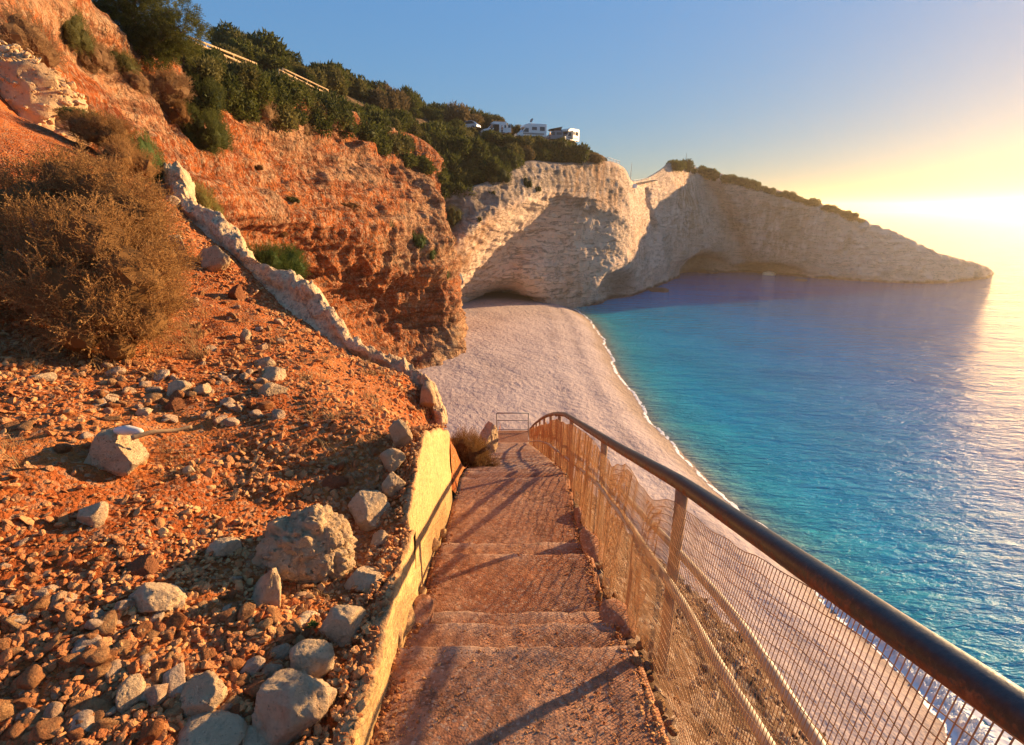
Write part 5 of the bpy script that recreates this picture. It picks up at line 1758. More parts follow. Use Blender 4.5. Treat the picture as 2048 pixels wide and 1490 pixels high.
    tag(o, 'single little green leafy weed beside the blocky cracked boulder', 'weed')


def build_cedar():
    p = surf_hit(300, 120, [G_RED, G_HILL]) + np.array([0, 0, -0.3])
    root = empty('dark_cedar', p)
    tag(root, 'large dark spreading cedar standing at the top of the red cliff', 'tree')
    r = np.random.default_rng(17)
    s = 1 / pix_scale(p)
    m = MB()
    T = catmull(np.array([[0, 0, 0], [-0.2, 0.1, 1.2], [-0.5, 0.0, 2.8], [-0.6, 0.1, 4.6], [-0.7, 0, 6.2]]), 6)
    m.tube(T, np.linspace(0.26, 0.05, len(T)), 10)
    tips = []
    for px, py in [(195, 30), (215, 60), (240, -10), (300, -30), (345, 20), (362, 52), (372, 62), (330, 70), (290, 60), (250, 70), (270, 20), (310, 100), (230, 95), (350, 95), (205, -10), (380, 60), (330, 0), (180, 5)]:
        q = W(px, py, p[1] + r.uniform(-1.6, 1.6)) - p
        k = T[np.clip(int((q[2] - 0.6) / 6.2 * len(T)), 2, len(T) - 2)]
        L = catmull(np.array([k, k + (q - k) * 0.5 + [0, 0, 0.25], q]), 5)
        m.tube(L, np.linspace(0.09, 0.02, len(L)), 6)
        tips.append((q, r.uniform(0.75, 1.15)))
        tips.append(((k + q) / 2, r.uniform(0.7, 1.0)))
    m.build('trunk', M['bark'], root, True)
    C = np.array([t[0] for t in tips]); Rr = np.array([t[1] for t in tips])
    n = 3600
    k = r.choice(len(Rr), n, p=Rr ** 2 / (Rr ** 2).sum())
    d = r.normal(size=(n, 3)); d /= np.linalg.norm(d, axis=1)[:, None]
    P = C[k] + d * (Rr[k] * r.uniform(0.4, 1.0, n) ** 0.5)[:, None] * [1, 1, 0.62]
    D = d * 0.7 + [0, 0, 0.15] + r.normal(0, 0.3, (n, 3))
    R = frames(D, r); L = r.uniform(0.30, 0.62, n)
    ts = [spray_template(300 + q, 7, 9, leaf=0.10, spread=0.8) for q in range(3)]
    Vs, Fs, As, base = [], [], [], 0
    for q in range(3):
        mm = np.arange(n)[np.arange(n) % 3 == q]
        V, F = ts[q]
        Q = np.einsum('nij,vj->nvi', R[mm], V) * L[mm, None, None] + P[mm, None]
        Vs.append(Q.reshape(-1, 3)); Fs.append((F[None] + (base + np.arange(len(mm)) * len(V))[:, None, None]).reshape(-1, 4))
        As.append(np.repeat(r.random(len(mm)), len(V))); base += len(mm) * len(V)
    obj('crown', np.vstack(Vs), np.vstack(Fs), M['leaf_dark'], root, False, {'rnd': np.concatenate(As)})


def build_thicket():
    r = np.random.default_rng(23)
    var = []
    for k in range(8):
        V, F, A = leafy_crown(500 + k, 1500, 0.17, nlump=12, flat=0.85)
        var.append([mesh_data('thicket_shrub', V, F, M[m], False, {'rnd': A}) for m in ('leaf_dark', 'leaf_olive', 'leaf_scrub')])
    nr, nc = G_HILL.shape[:2]
    done = []
    def put(i, j, s, group, label, kinds=(0.7,)):
        p = G_HILL[int(i), int(j)]
        k = r.integers(8); m = 0 if r.random() < kinds[0] else (1 if r.random() < 0.72 else 2)
        o = place('thicket_shrub', var[k][m], p - np.array([0, 0, 0.18 * s]), (s * r.uniform(0.85, 1.2), s * r.uniform(0.85, 1.2), s * r.choice([0.7, 0.85, 1.0, 1.0, 1.2])), r.uniform(0, 6.28), label, 'shrub', group)
        done.append(p)
    # belt above the cliffs
    tries = 0
    n1 = 0
    while n1 < 165 and tries < 6000:
        tries += 1
        i, j = r.uniform(0, 31), r.uniform(16, nc - 4)
        p = G_HILL[int(i), int(j)]
        s = r.uniform(1.5, 3.1) * (0.6 + 0.4 * min(1, p[1] / 80))
        if j > 96:
            road = G_HILL[33, int(j)][2]
            lim = road + r.choice([0.05, 0.15, 0.4])
            if p[2] + 1.15 * s > lim: s = (lim - p[2]) / 1.15
            if s < 0.35: continue
            if i > 27 and r.random() < 0.5: continue
        if j < 60 and i < 7: continue
        pa, pb, pd = project(p)
        if 330 < pa < 675:
            line = 84 + (pa - 383) * 0.375
            room = (pb - line - 6) * pd / FPX / 1.15
            if room < 0.6: continue
            s = min(s, room)
        if any(np.linalg.norm(p - q) < 0.44 * s for q in done): continue
        put(i, j, s, 'thicket above the cliffs', 'dense dark green shrub of the thicket between the cliff edge and the road'); n1 += 1
    # hedge along the edge below the boardwalk
    for k in range(30):
        px = 395 + 290 * (k + r.random()) / 30
        top = 84 + (px - 383) * 0.375
        low = np.interp(px, [380, 450, 580, 690], [215, 222, 245, 278])
        py = top + 22 + (low - top - 30) * r.random()
        p = surf_hit(px, py, [G_RED, G_HILL])
        h = min(r.uniform(30, 62), (py - top) * 1.0 + 8)
        s = h / pix_scale(p) / 1.2
        o = place('thicket_shrub', var[r.integers(8)][k % 3 == 0], p - np.array([0, 0, 0.35 * s]), (s, s, s * 1.1), r.uniform(0, 6.28), 'green shrub of the ragged hedge on the cliff edge directly below the boardwalk', 'shrub', 'hedge below the boardwalk')
        done.append(p)
    # the far slope above the road
    n2 = 0; tries = 0
    while n2 < 125 and tries < 6000:
        tries += 1
        i, j = 46 + 18 * r.random() ** 1.0, r.uniform(18, nc - 30)
        p = G_HILL[int(i), int(j)]
        if p[0] > 5 and j > 110 and r.random() < 0.4: continue
        s = r.uniform(1.5, 3.2)
        if project(p)[0] < 440: continue
        if any(np.linalg.norm(p - q) < 0.55 * s for q in done): continue
        put(i, j, s, 'shrubs on the far slope', 'dark shrub on the hillside behind the road, against the sky', (0.8,)); n2 += 1
    # row along the crest of the headland
    a, b, d = project(G_WHITE[13])
    cols = np.where((a > 1346) & (a < 1722))[0]
    for k, f in enumerate(np.linspace(0, 1, 34)):
        j = cols[int(f * (len(cols) - 1))]
        p = G_WHITE[13, j] + np.array([r.uniform(-0.6, 0.6), r.uniform(-0.2, 2.2), -0.1])
        s = r.uniform(1.5, 2.7) * (1.15 - 0.35 * f) * (1.4 if k in (1, 2, 5, 6) else 1)
        v = var[r.integers(8)][0]
        place('headland_shrub', v, p, (s, s, s * r.uniform(0.7, 1.1)), r.uniform(0, 6.28), 'wind bent dark shrub in the row along the crest of the headland', 'shrub', 'shrubs on the headland crest')


def build_grass():
    r = np.random.default_rng(37)
    Vs, A = [], []
    def tuft(p, n, L, spread):
        a = r.uniform(0, 6.28, n); e = r.uniform(0.1, 1.0, n) * spread
        d = np.c_[np.cos(a) * e, np.sin(a) * e, np.ones(n)]; d /= np.linalg.norm(d, axis=1)[:, None]
        l = L * r.uniform(0.5, 1.3, n)
        s = np.c_[-np.sin(a), np.cos(a), 0 * a] * (0.0011 + 0.0009 * p[1] / 4)
        b = p + np.c_[r.normal(0, 0.02, n), r.normal(0, 0.02, n), 0 * a]
        bend = np.c_[np.cos(a), np.sin(a), -0.5 + 0 * a] * (l * 0.25)[:, None]
        mid = b + d * (l * 0.55)[:, None]; tip = b + d * l[:, None] + bend
        Vs.append(np.stack([b - s, b + s, mid + s * 0.7, mid - s * 0.7], 1).reshape(-1, 3)); Vs.append(np.stack([mid - s * 0.7, mid + s * 0.7, tip + s * 0.2, tip - s * 0.2], 1).reshape(-1, 3))
        t = r.random(n); A.append(np.repeat(t, 4)); A.append(np.repeat(t, 4))
    zones = [((330, 560, 420, 720), 46, 16, 0.13), ((480, 640, 620, 740), 16, 10, 0.10), ((600, 700, 780, 840), 60, 12, 0.08), ((640, 800, 830, 900), 36, 10, 0.07), ((180, 880, 400, 960), 34, 12, 0.06), ((560, 1120, 720, 1200), 20, 12, 0.05), ((660, 880, 800, 960), 24, 10, 0.05),
             ((0, 880, 60, 950), 10, 14, 0.06), ((420, 880, 640, 1000), 26, 8, 0.05), ((0, 700, 330, 760), 30, 12, 0.08), ((700, 1120, 780, 1180), 10, 10, 0.04), ((830, 820, 880, 850), 10, 10, 0.1)]
    for (x0, y0, x1, y1), c, n, L in zones:
        for _ in range(c):
            p = slope_hit(r.uniform(x0, x1), r.uniform(y0, y1))
            if p[0] < -0.8: tuft(p, n, L * r.uniform(0.6, 1.4), 1.1)
    # tall dead stalks behind the kerb
    for px, py, Y in [(500, 520, 8.2), (640, 640, 6.6), (650, 690, 6.5), (705, 690, 6.3), (740, 720, 6.2), (780, 740, 6.0), (480, 470, 8.6), (460, 500, 8.8)]:
        tuft(W(px, py + 20, Y), 8, 0.35, 0.5)
    V = np.vstack(Vs)
    o = obj('dry_grass', V, np.arange(len(V)).reshape(-1, 4), M['grass'], None, False, {'rnd': np.concatenate(A)})
    tag(o, 'wisps of dry straw coloured grass on the scree', 'grass', kind='stuff')


def build_outcrops():
    # rubble outcrop at the left edge, lit yellow
    c = W(15, 205, 10.8)
    Vs, F = rock_shape(5, 801, 9, 0.16, 1.0)
    k = fbm(Vs * 4, 4, seed=3, ridged=True)
    V = Vs * (1 + 0.10 * k[:, None]) * [1.35, 1.0, 1.25]
    o = obj('rubble_outcrop', V, F, M['rough_boulder'], loc=c)
    tag(o, 'pale stony outcrop on the crest at the edge of the red cliff', 'outcrop')
    r = np.random.default_rng(4)
    idx = r.choice(len(V), 1500)
    g = scatter_mesh('rubble', V[idx] + r.normal(0, 0.03, (1500, 3)), 0.022 + 0.085 * r.beta(1, 4, 1500), M['outcrop_stone'], 9, 2)
    g.parent = o; g['kind'] = 'stuff'
    V, F = rock_shape(5, 802, 9, 0.10, 1.0)
    k = fbm(V * 5, 4, seed=6, ridged=True)
    p = W(975, 876, 8.6)
    o = obj('outcrop', V * (1 + 0.06 * k[:, None]) * [0.20, 0.25, 0.34], F, M['rough_boulder'], loc=p)
    tag(o, 'rounded stony outcrop behind the rust brown bush beside the stairs', 'outcrop')


M['leaf_scrub'] = m_leaf('brown_scrub_leaf', (0.07, 0.05, 0.02), (0.26, 0.18, 0.07))
M['outcrop_stone'] = m_stone('outcrop_stone', (0.62, 0.38, 0.17), (0.84, 0.62, 0.36), 'attr', 0.3)
build_heaths(); build_cedar(); build_thicket(); build_grass(); build_outcrops()
# ------------------------------------------------------------------ things on the road and the crest
def wheel(parent, x, y, r=0.32, w=0.2):
    m = MB().tube([(x, y - w / 2, r), (x, y + w / 2, r)], r, 20)
    t = m.build('wheel', M['rubber'], parent, True)
    m = MB().tube([(x, y - w / 2 - 0.012, r), (x, y + w / 2 + 0.012, r)], r * 0.55, 16)
    m.build('rim', M['steel'], t, True)


def beveled(me_obj, w=0.06, seg=3):
    b = me_obj.modifiers.new('bevel', 'BEVEL'); b.width = w; b.segments = seg; b.limit_method = 'ANGLE'
    return me_obj


def motorhome(loc, rz, label, paint, dish=False, door_open=False, name='motorhome', L=6.6):
    root = empty(name, loc, rz); tag(root, label, 'motorhome'); root.scale = (0.95,) * 3
    h = L / 2
    prof = [(-h, 0.45), (-h, 0.95), (-h + 0.95, 1.2), (-h + 1.75, 2.05), (-h + 1.35, 2.2), (-h + 1.6, 2.6), (-h + 2.4, 2.88), (h - 0.1, 2.92), (h, 2.7), (h, 0.45)]
    b = MB(); n = len(prof)
    b.prism(prof, -1.13, 1.13, axis=1)
    V = np.vstack(b.V)
    body = b.build('body', M[paint], root)
    beveled(body, 0.07, 2)
    for s in (-1, 1):
        y = s * 1.14
        m = MB().prism([(-h + 1.2, 1.22), (-h + 1.85, 1.98), (-h + 2.5, 1.98), (-h + 2.5, 1.22)], y - 0.012, y + 0.012, axis=1); m.build('cab_window', M['glass'], root)
        m = MB().box((h - 1.0, y, 1.95), (1.1, 0.03, 0.75)); f = m.build('side_window', M['dark'], root)
        MB().box((h - 1.0, y + s * 0.012, 1.95), (0.98, 0.02, 0.64)).build('pane', M['glass'], f)
        m = MB().box((0.5, y, 1.95), (1.1, 0.03, 0.6)); m.build('side_window', M['glass'], root)
        MB().box((h * 0.1, y, 0.95), (L * 0.72, 0.02, 0.30)).build('trim_strip', M['steel'], root)
    # windscreen lies on the slope of the nose
    a = np.array([-h + 0.97, 0, 1.22]); c = np.array([-h + 1.73, 0, 2.03]); d = c - a; nn = np.array([-d[2], 0, d[0]]) / np.linalg.norm(d) * 0.02
    m = MB().add([a + [0, -0.95, 0] + nn, a + [0, 0.95, 0] + nn, c + [0, 0.85, 0] + nn, c + [0, -0.85, 0] + nn, a + [0, -0.95, 0], a + [0, 0.95, 0], c + [0, 0.85, 0], c + [0, -0.85, 0]], [(0, 1, 2, 3), (4, 7, 6, 5), (0, 4, 5, 1), (1, 5, 6, 2), (2, 6, 7, 3), (3, 7, 4, 0)])
    m.build('windscreen', M['glass'], root)
    if door_open:
        MB().box((-0.2, -1.14, 1.45), (0.62, 0.03, 1.75)).build('doorway_shade', M['dark'], root)  # dark slab on the body stands for the shaded interior
        o = MB().box((-0.5, -1.44, 1.45), (0.05, 0.6, 1.75)).build('open_door', M[paint], root)
    for x in (-h + 1.05, h - 1.7):
        for s in (-1, 1): wheel(root, x, s * 1.02)
    for s in (-0.8, 0.8): MB().box((-h - 0.01, s, 0.85), (0.05, 0.3, 0.16)).build('headlight', M['glass'], root)
    m = MB().box((0.9, 0, 2.96), (0.7, 0.5, 0.12)); m.build('roof_vent', M['paint_white'], root)
    if dish:
        R = Matrix.Rotation(math.radians(-62), 3, 'Y') @ Matrix.Rotation(math.radians(18), 3, 'X')
        rr = np.linspace(0, 0.45, 7); aa = np.linspace(0, 2 * np.pi, 25)[:-1]
        V = np.array([(r * math.cos(a), r * math.sin(a), 0.35 * r * r - 0.02) for r in rr for a in aa] + [(r * math.cos(a), r * math.sin(a), 0.35 * r * r) for r in rr for a in aa])
        F = []
        for k in range(6):
            for j in range(24):
                q = (k * 24 + j, k * 24 + (j + 1) % 24, (k + 1) * 24 + (j + 1) % 24, (k + 1) * 24 + j)
                F.append(q); F.append(tuple(168 + i for i in reversed(q)))
        V = V @ np.array(R).T + np.array([0.3, 0, 3.62])
        sd = obj('satellite_dish', V, F, M['steel'], root)
        MB().tube([(0.35, 0, 2.88), (0.35, 0, 3.6)], 0.04, 8).build('mast', M['steel'], sd)
    return root


def van(loc, rz, label, paint, open_side=True, pop=False, name='camper_van', L=5.2):
    root = empty(name, loc, rz); tag(root, label, 'van'); root.scale = (0.97,) * 3
    h = L / 2
    prof = [(-h, 0.4), (-h, 0.85), (-h + 1.0, 1.1), (-h + 2.0, 1.95), (-h + 2.6, 2.12), (h - 0.25, 2.12), (h, 1.5), (h, 0.4)]
    body = MB().prism(prof, -0.95, 0.95, axis=1).build('body', M[paint], root); beveled(body, 0.07, 2)
    for s in (-1, 1):
        y = s * 0.96
        MB().prism([(-h + 1.3, 1.2), (-h + 2.05, 1.88), (-h + 2.5, 1.88), (-h + 2.5, 1.2)], y - 0.012, y + 0.012, axis=1).build('cab_window', M['glass'], root)
        MB().box((h - 0.9, y, 1.55), (1.1, 0.025, 0.5)).build('side_window', M['glass'], root)
    if open_side:
        MB().box((0.25, -0.965, 1.2), (1.05, 0.03, 1.4)).build('opening_shade', M['dark'], root)  # flat dark sheet in place of the van's unlit inside
        MB().box((1.35, -1.02, 1.2), (1.05, 0.05, 1.4)).build('sliding_door', M[paint], root)
        d = MB().box((h + 0.35, -0.92, 1.25), (0.75, 0.05, 1.5)).build('rear_door', M[paint], root)
        MB().box((h + 0.35, -0.955, 1.6), (0.55, 0.03, 0.5)).build('pane', M['glass'], d)
        MB().prism([(-0.6, 2.13), (-0.3, 2.42), (h - 0.4, 2.42), (h - 0.2, 2.13)], -0.85, 0.85, axis=1).build('raised_roof', M[paint], root)
    if pop:
        MB().prism([(-0.6, 2.13), (h - 0.4, 2.13), (h - 0.35, 2.75), (-0.7, 2.25)], -0.75, 0.75, axis=1).build('tent_side', M['canvas'], root)
        c = MB().prism([(-0.85, 2.27), (h - 0.2, 2.80), (h - 0.2, 2.92), (-0.85, 2.39)], -0.85, 0.85, axis=1).build('pop_top_roof', M['canvas'], root)
    for x in (-h + 0.95, h - 1.0):
        for s in (-1, 1): wheel(root, x, s * 0.86)
    a = np.array([-h + 1.05, 0, 1.15]); c = np.array([-h + 1.95, 0, 1.92]); d = c - a; nn = np.array([-d[2], 0, d[0]]) / np.linalg.norm(d) * 0.02
    MB().add([a + [0, -0.8, 0] + nn, a + [0, 0.8, 0] + nn, c + [0, 0.72, 0] + nn, c + [0, -0.72, 0] + nn, a + [0, -0.8, 0], a + [0, 0.8, 0], c + [0, 0.72, 0], c + [0, -0.72, 0]], [(0, 1, 2, 3), (4, 7, 6, 5), (0, 4, 5, 1), (1, 5, 6, 2), (2, 6, 7, 3), (3, 7, 4, 0)]).build('windscreen', M['glass'], root)
    for s in (-0.7, 0.7): MB().box((-h - 0.005, s, 0.82), (0.05, 0.26, 0.16)).build('headlight', M['glass'], root)
    return root


def car(loc, rz, label, paint):
    root = empty('parked_car', loc, rz); tag(root, label, 'car')
    low = [(-2.1, 0.35), (-2.15, 0.7), (-1.2, 0.92), (1.9, 0.95), (2.1, 0.7), (2.1, 0.35)]
    body = MB().prism(low, -0.86, 0.86, axis=1).build('body', M[paint], root); beveled(body, 0.07, 3)
    cab = [(-1.25, 0.9), (-0.45, 1.42), (1.0, 1.45), (1.85, 0.93)]
    c = MB().prism(cab, -0.72, 0.72, axis=1).build('cabin', M['glass'], root); beveled(c, 0.05, 2)
    r = MB().prism([(-0.5, 1.42), (-0.4, 1.48), (0.95, 1.51), (1.1, 1.44)], -0.70, 0.70, axis=1).build('roof', M[paint], root); beveled(r, 0.02, 2)
    for x in (-1.3, 1.3):
        for s in (-1, 1): wheel(root, x, s * 0.8, 0.3, 0.18)
    for s in (-0.6, 0.6): MB().box((-2.13, s, 0.66), (0.06, 0.3, 0.12)).build('headlight', M['glass'], root)


def person(loc, rz, label, top, bottom, arm=0.3):
    root = empty('person', loc, rz); tag(root, label, 'person')
    J = dict(pel=(0, 0, .95), sp=(0, 0, 1.15), ch=(0, 0, 1.36), nk=(0, 0, 1.49), hd=(0, .01, 1.60), ht=(0, 0, 1.70))
    names = list(J); V = [J[k] for k in names]; R = [.13, .12, .145, .055, .085, .07]
    E = [(i, i + 1) for i in range(5)]
    for s in (-1, 1):
        b = len(V); V += [(s * .09, 0, .88), (s * .10, -.03 * s, .48), (s * .10, .02, .09), (s * .10, -.12, .045)]; R += [.09, .06, .045, .04]
        E += [(0, b), (b, b + 1), (b + 1, b + 2), (b + 2, b + 3)]
        b = len(V); V += [(s * .19, 0, 1.40), (s * .25, -.05, 1.12), (s * (.25 - arm * .3), -.20 - arm * .2, .98 + arm * .3), (s * (.25 - arm * .4), -.27 - arm * .25, .96 + arm * .35)]; R += [.055, .042, .033, .03]
        E += [(2, b), (b, b + 1), (b + 1, b + 2), (b + 2, b + 3)]
    def skin(name, idx, edges, grow, mat):
        mp = {i: k for k, i in enumerate(idx)}
        me = bpy.data.meshes.new(name); me.from_pydata([V[i] for i in idx], [(mp[a], mp[b]) for a, b in edges if a in mp and b in mp], [])
        o = bpy.data.objects.new(name, me); link(o, root)
        o.modifiers.new('skin', 'SKIN'); sb = o.modifiers.new('sub', 'SUBSURF'); sb.levels = 1; sb.render_levels = 2
        if not me.skin_vertices: bpy.context.view_layer.objects.active = o
        for k, i in enumerate(idx):
            d = me.skin_vertices[0].data[k]; d.radius = (R[i] * grow, R[i] * grow * .85); d.use_root = (k == 0)
        me.materials.append(mat)
        return o
    skin('body', list(range(len(V))), E, 1.0, M['skin'])
    skin('shirt', [1, 2, 10, 11, 18, 19] if len(V) == 22 else [1, 2], E, 1.16, M[top])
    skin('trousers', [0, 6, 7, 8, 14, 15, 16] if len(V) == 22 else [0], E, 1.16, M[bottom])
    hv, hf = ICO[2]
    obj('hair', hv * [.098, .105, .085] + [0, .025, 1.69], hf, M['hair'], root)


def road_point(px, off=2.5):
    """A standing place on the road, off metres behind its edge."""
    a, b, d = project(G_HILL[34])
    j = int(np.argmin(np.abs(a - px)))
    return G_HILL[34, j]


def build_vehicles():
    def at(px, dy=0.0, dz=0.0):
        p = road_point(px).copy()
        ux = p[:2] / np.linalg.norm(p[:2]); p[:2] += ux * dy; p[2] += dz
        return p
    motorhome(at(1062, 0.6, 0.1), math.radians(20), 'white motorhome with a round satellite dish on its roof, parked on the cliff road', 'paint_white', dish=True)
    motorhome(at(1138, 1.2, 0.1), math.radians(50), 'cream motorhome with its side door open at the far end of the cliff road', 'paint_cream', door_open=True, L=5.8)
    van(at(990, 0.8, 0.1), math.radians(16), 'white camper van with side and rear doors open above the thicket', 'paint_white')
    van(at(1105, 2.2), math.radians(10), 'slate grey van with its dark pop top roof raised, between the two motorhomes', 'paint_blue', False, True, L=4.4)
    car(at(936, 0.6, 0.1), math.radians(-22), 'silver parked car half hidden by the thicket uphill of the camper van', 'paint_silver')
    person(at(984, -1.6), 0.3, 'person in red shirt standing beside the open side door of the camper van', 'cloth_red', 'cloth_dark')
    person(at(1006, -1.7), 2.4, 'person in red top near the rear door of the camper van', 'cloth_red', 'cloth_dark', 0.6)
    person(at(1102, -0.3), 1.0, 'person in yellow shirt standing by the slate grey van', 'cloth_yellow', 'cloth_dark', 0.1)


def rail_fence(name, A, B, n, label, mat, height=1.0, rails=(1.0, 0.55), pr=0.06, rr=0.045, group=None, cat='fence', sag=0.0):
    A = np.array(A, float); B = np.array(B, float)
    root = empty(name, A); tag(root, label, cat, group)
    for k in range(n + 1):
        p = (B - A) * k / n
        MB().tube([p + [0, 0, -0.4], p + [0, 0, height + 0.05]], pr, 8).build('post', M[mat], root, True)
    for h in rails:
        t = np.linspace(0, 1, n * 3 + 1)
        L = (B - A)[None] * t[:, None] + np.c_[0 * t, 0 * t, h - sag * np.sin(t * math.pi)]
        MB().tube(L, rr, 8).build('rail', M[mat], root, True)
    return root


def build_fences():
    d = np.array([0, 0, 1.0])
    rail_fence('timber_fence', W(378, 74, 46) - d, W(512, 127, 58) - d, 5, 'upper timber rail fence rising from the dark cedar', 'wood', rr=0.09, pr=0.07)
    rail_fence('timber_fence', W(386, 84, 44.5) - d, W(476, 122, 54) - d, 3, 'lower timber rail fence beside the dark cedar', 'wood', rr=0.08, pr=0.10)
    rail_fence('timber_fence', W(565, 137, 64) - d, W(656, 180, 73) - d, 4, 'upper timber rail fence at the far end of the boardwalk', 'wood', rr=0.09, pr=0.07)
    rail_fence('timber_fence', W(557, 139, 61) - d, W(640, 181, 70) - d, 3, 'lower yellow timber rail fence with short posts at the far end of the boardwalk', 'wood', rr=0.09, pr=0.10)
    # boards of the walkway between them
    A, B = W(386, 84, 45.3) - d * 1.0, W(648, 184, 71.5) - d * 1.0
    m = MB(); n = 60
    ux = (B - A) / np.linalg.norm(B - A); side = np.array([-ux[1], ux[0], 0])
    for k in range(n):
        p = A + (B - A) * (k + .5) / n
        V = np.array([p + ux * a + side * b + [0, 0, c] for c in (-.12, 0) for a, b in ((-.20, -.2), (.20, -.2), (.20, 1.3), (-.20, 1.3))])
        m.add(V, [(0, 3, 2, 1), (4, 5, 6, 7), (0, 1, 5, 4), (1, 2, 6, 5), (2, 3, 7, 6), (3, 0, 4, 7)])
    o = m.build('boardwalk', M['wood']); tag(o, 'timber boardwalk running down between the rail fences', 'boardwalk')
    # crest of the white cliff and the saddle
    def crest(px, dz=0.0, row=13):
        a, b, dd = project(G_WHITE[row]); j = int(np.argmin(np.abs(a - px))); return G_WHITE[row, j] + np.array([0, 0.8, dz])
    rail_fence('path_railing', crest(1216), crest(1240), 4, 'thin metal railing going down from the thicket on the white cliff', 'steel', pr=0.05, rr=0.04)
    rail_fence('bridge_railing', crest(1266), crest(1306), 5, 'thin metal railing of the footbridge across the saddle', 'steel', height=1.1, rails=(1.1, 0.75, 0.4), pr=0.05, rr=0.035)
    rail_fence('path_railing', crest(1308), crest(1340), 5, 'thin metal railing climbing from the saddle to the headland', 'steel', height=1.1, rails=(1.1, 0.6), pr=0.05, rr=0.04)
    p = crest(1262); MB().tube([p, p + [0.1, 0, 4.6]], [0.09, 0.04], 8).build('bare_pole', M['steel']); tag(bpy.data.objects['bare_pole'], 'thin bare pole standing beside the footbridge', 'pole')
    p = crest(1371); o = MB().tube([p, p + [-0.2, 0, 5.6]], [0.10, 0.05], 8).build('thin_mast', M['steel']); tag(o, 'thin mast between shrubs on top of the headland', 'mast')
    A, B = crest(1266, 0.1), crest(1308, 0.1)
    L = np.linspace(0, 1, 9)[:, None] * (B - A) + A
    m = MB()
    for k in range(8):
        a, b = L[k], L[k + 1]
        c = (a + b) / 2; s = np.linalg.norm(b - a)
        m.box(c, (s * 1.0, 1.2, 0.22))
    o = m.build('footbridge', M['kerb']); tag(o, 'narrow footbridge across the saddle between cliff and headland', 'footbridge')
    p = W(1270, 372, crest(1270)[1] - 3.5)
    m = MB().box((0, 0, 0.0), (1.0, 0.06, 0.9)); root = empty('notice_board', p); tag(root, 'small white board below the footbridge railing', 'board')
    m.build('panel', M['paint_white'], root); MB().tube([(0, 0.06, -1.6), (0, 0.06, 0.4)], 0.05, 8).build('post', M['steel'], root)


def build_rocks_at_sea():
    for k, (px, py, w, h, lab) in enumerate([(1540, 543, 26, 14, 'pale pointed rock in the water before the dark cave of the headland'), (1678, 549, 46, 10, 'long low pale rock at the waterline under the glowing headland'), (1415, 541, 40, 10, 'flat wet rock at the mouth of the sea cave'), (1405, 536, 24, 10, 'pale rock shelf beside the sea cave'), (1318, 578, 40, 10, 'low dark reef in the water at the foot of the white cliff'), (1600, 559, 30, 5, 'barely showing reef in front of the headland')]):
        p = Wz(px, py + h * 0.5, 0.0)
        s = 1 / pix_scale(p)
        V, F = rock_shape(4, 900 + k, 9, 0.10, 1.0)
        o = obj('sea_rock', V * [w * s * 0.55, w * s * 0.45, h * s * 0.8], F, M['boulder' if k in (0, 1, 3) else 'wet_rock'], loc=p)
        tag(o, lab, 'rock')


M['wet_rock'] = m_boulder('wet_rock', (0.12, 0.09, 0.07), 1.0, 0.0)
build_vehicles(); build_fences(); build_rocks_at_sea()

# ------------------------------------------------------------------ air
def build_haze(dens=0.0008, g=0.8):
    m = bpy.data.materials.new('haze_air'); m.use_nodes = True
    t = m.node_tree; t.nodes.clear()
    o = t.nodes.new('ShaderNodeOutputMaterial')
    v = t.nodes.new('ShaderNodeVolumePrincipled')
    v.inputs['Color'].default_value = (1.0, 0.83, 0.62, 1)
    v.inputs['Density'].default_value = dens
    v.inputs['Anisotropy'].default_value = g
    t.links.new(v.outputs[0], o.inputs['Volume'])
    S = 3500.0
    b = MB().box((0, 0, (ZTOP - 5.5) / 2), (2 * S, 2 * S, ZTOP + 5.5))
    h = b.build('haze', m)
    tag(h, 'warm sea haze lying over the cove', 'haze', kind='stuff')
bpy.context.view_layer.update()
ZTOP = 3.0 + max((o.matrix_world @ Vector(c)).z for o in SC.objects if o.type == 'MESH' for c in o.bound_box)
build_haze(0.00030, 0.66)
# ------------------------------------------------------------------ camera, light, sky
cam = bpy.data.cameras.new('camera')
cam.sensor_width = 36.0; cam.lens = 18.0
cam.clip_start = 0.02; cam.clip_end = 200000
co = bpy.data.objects.new('camera', cam); link(co)
co.location = (0, 0, H)
co.rotation_euler = (math.pi / 2 - PITCH, 0, 0)
SC.camera = co

SUN_AZ, SUN_EL = math.radians(57.0), math.radians(11.0)
wd = bpy.data.worlds.new('World'); SC.world = wd; wd.use_nodes = True
nt = wd.node_tree; nt.nodes.clear()
sky = nt.nodes.new('ShaderNodeTexSky'); sky.sky_type = 'NISHITA'; sky.sun_disc = False
sky.sun_elevation = SUN_EL; sky.sun_rotation = SUN_AZ
sky.air_density = 0.8; sky.dust_density = 0.12; sky.ozone_density = 2.0; sky.altitude = 30
bg = nt.nodes.new('ShaderNodeBackground'); bg.inputs[1].default_value = 0.15
wo = nt.nodes.new('ShaderNodeOutputWorld')

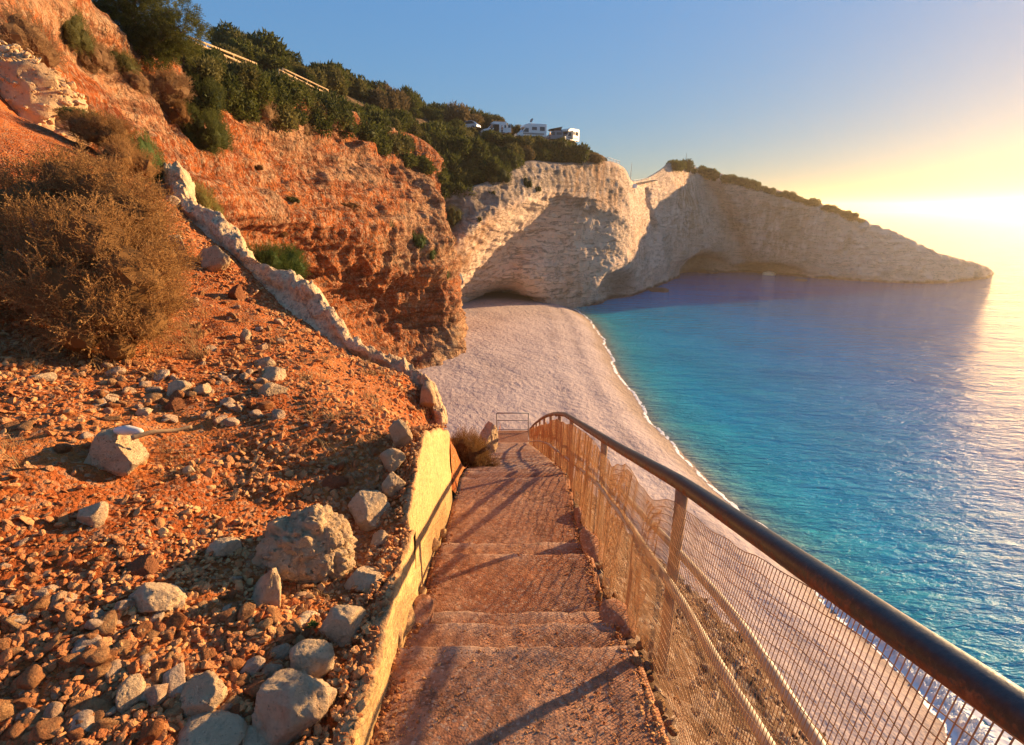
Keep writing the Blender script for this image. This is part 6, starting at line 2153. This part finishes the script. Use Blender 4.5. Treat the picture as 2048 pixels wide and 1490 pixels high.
# the glare round the sun rolls off instead of burning out
dot = nt.nodes.new('ShaderNodeVectorMath'); dot.operation = 'DOT_PRODUCT'; dot.inputs[1].default_value = (0.35, 0.50, 0.15)
one = nt.nodes.new('ShaderNodeMath'); one.operation = 'MULTIPLY_ADD'; one.inputs[1].default_value = 1 / 0.68; one.inputs[2].default_value = 1.0
div = nt.nodes.new('ShaderNodeVectorMath'); div.operation = 'DIVIDE'
hs = nt.nodes.new('ShaderNodeHueSaturation'); hs.inputs['Saturation'].default_value = 1.16
nt.links.new(sky.outputs[0], dot.inputs[0]); nt.links.new(dot.outputs['Value'], one.inputs[0])
nt.links.new(sky.outputs[0], div.inputs[0]); nt.links.new(one.outputs[0], div.inputs[1])
nt.links.new(div.outputs[0], hs.inputs['Color']); nt.links.new(hs.outputs[0], bg.inputs[0]); nt.links.new(bg.outputs[0], wo.inputs[0])

sl = bpy.data.lights.new('sun', 'SUN'); sl.energy = 2.75; sl.angle = math.radians(0.8); sl.color = (1.0, 0.66, 0.34)
so = bpy.data.objects.new('sun', sl); link(so)
sd = Vector((math.sin(SUN_AZ) * math.cos(SUN_EL), math.cos(SUN_AZ) * math.cos(SUN_EL), math.sin(SUN_EL)))
so.rotation_euler = sd.to_track_quat('Z', 'Y').to_euler()
so.location = (60, 60, 60)

vs = SC.view_settings
vs.view_transform = 'Standard'; vs.look = 'None'; vs.gamma = 1.0; vs.use_curve_mapping = False
vs.exposure = 2.28
SC.render.engine = 'CYCLES'
cy = SC.cycles
cy.use_denoising = True
try: cy.denoiser = 'OPENIMAGEDENOISE'; cy.denoising_input_passes = 'RGB_ALBEDO_NORMAL'
except Exception: pass
cy.max_bounces = 7; cy.diffuse_bounces = 5; cy.glossy_bounces = 2; cy.transmission_bounces = 3; cy.transparent_max_bounces = 7; cy.volume_bounces = 0
cy.use_adaptive_sampling = True; cy.adaptive_threshold = 0.01
cy.sample_clamp_indirect = 6.0; cy.sample_clamp_direct = 4.0
cy.caustics_reflective = False; cy.caustics_refractive = False
SC.render.use_persistent_data = False
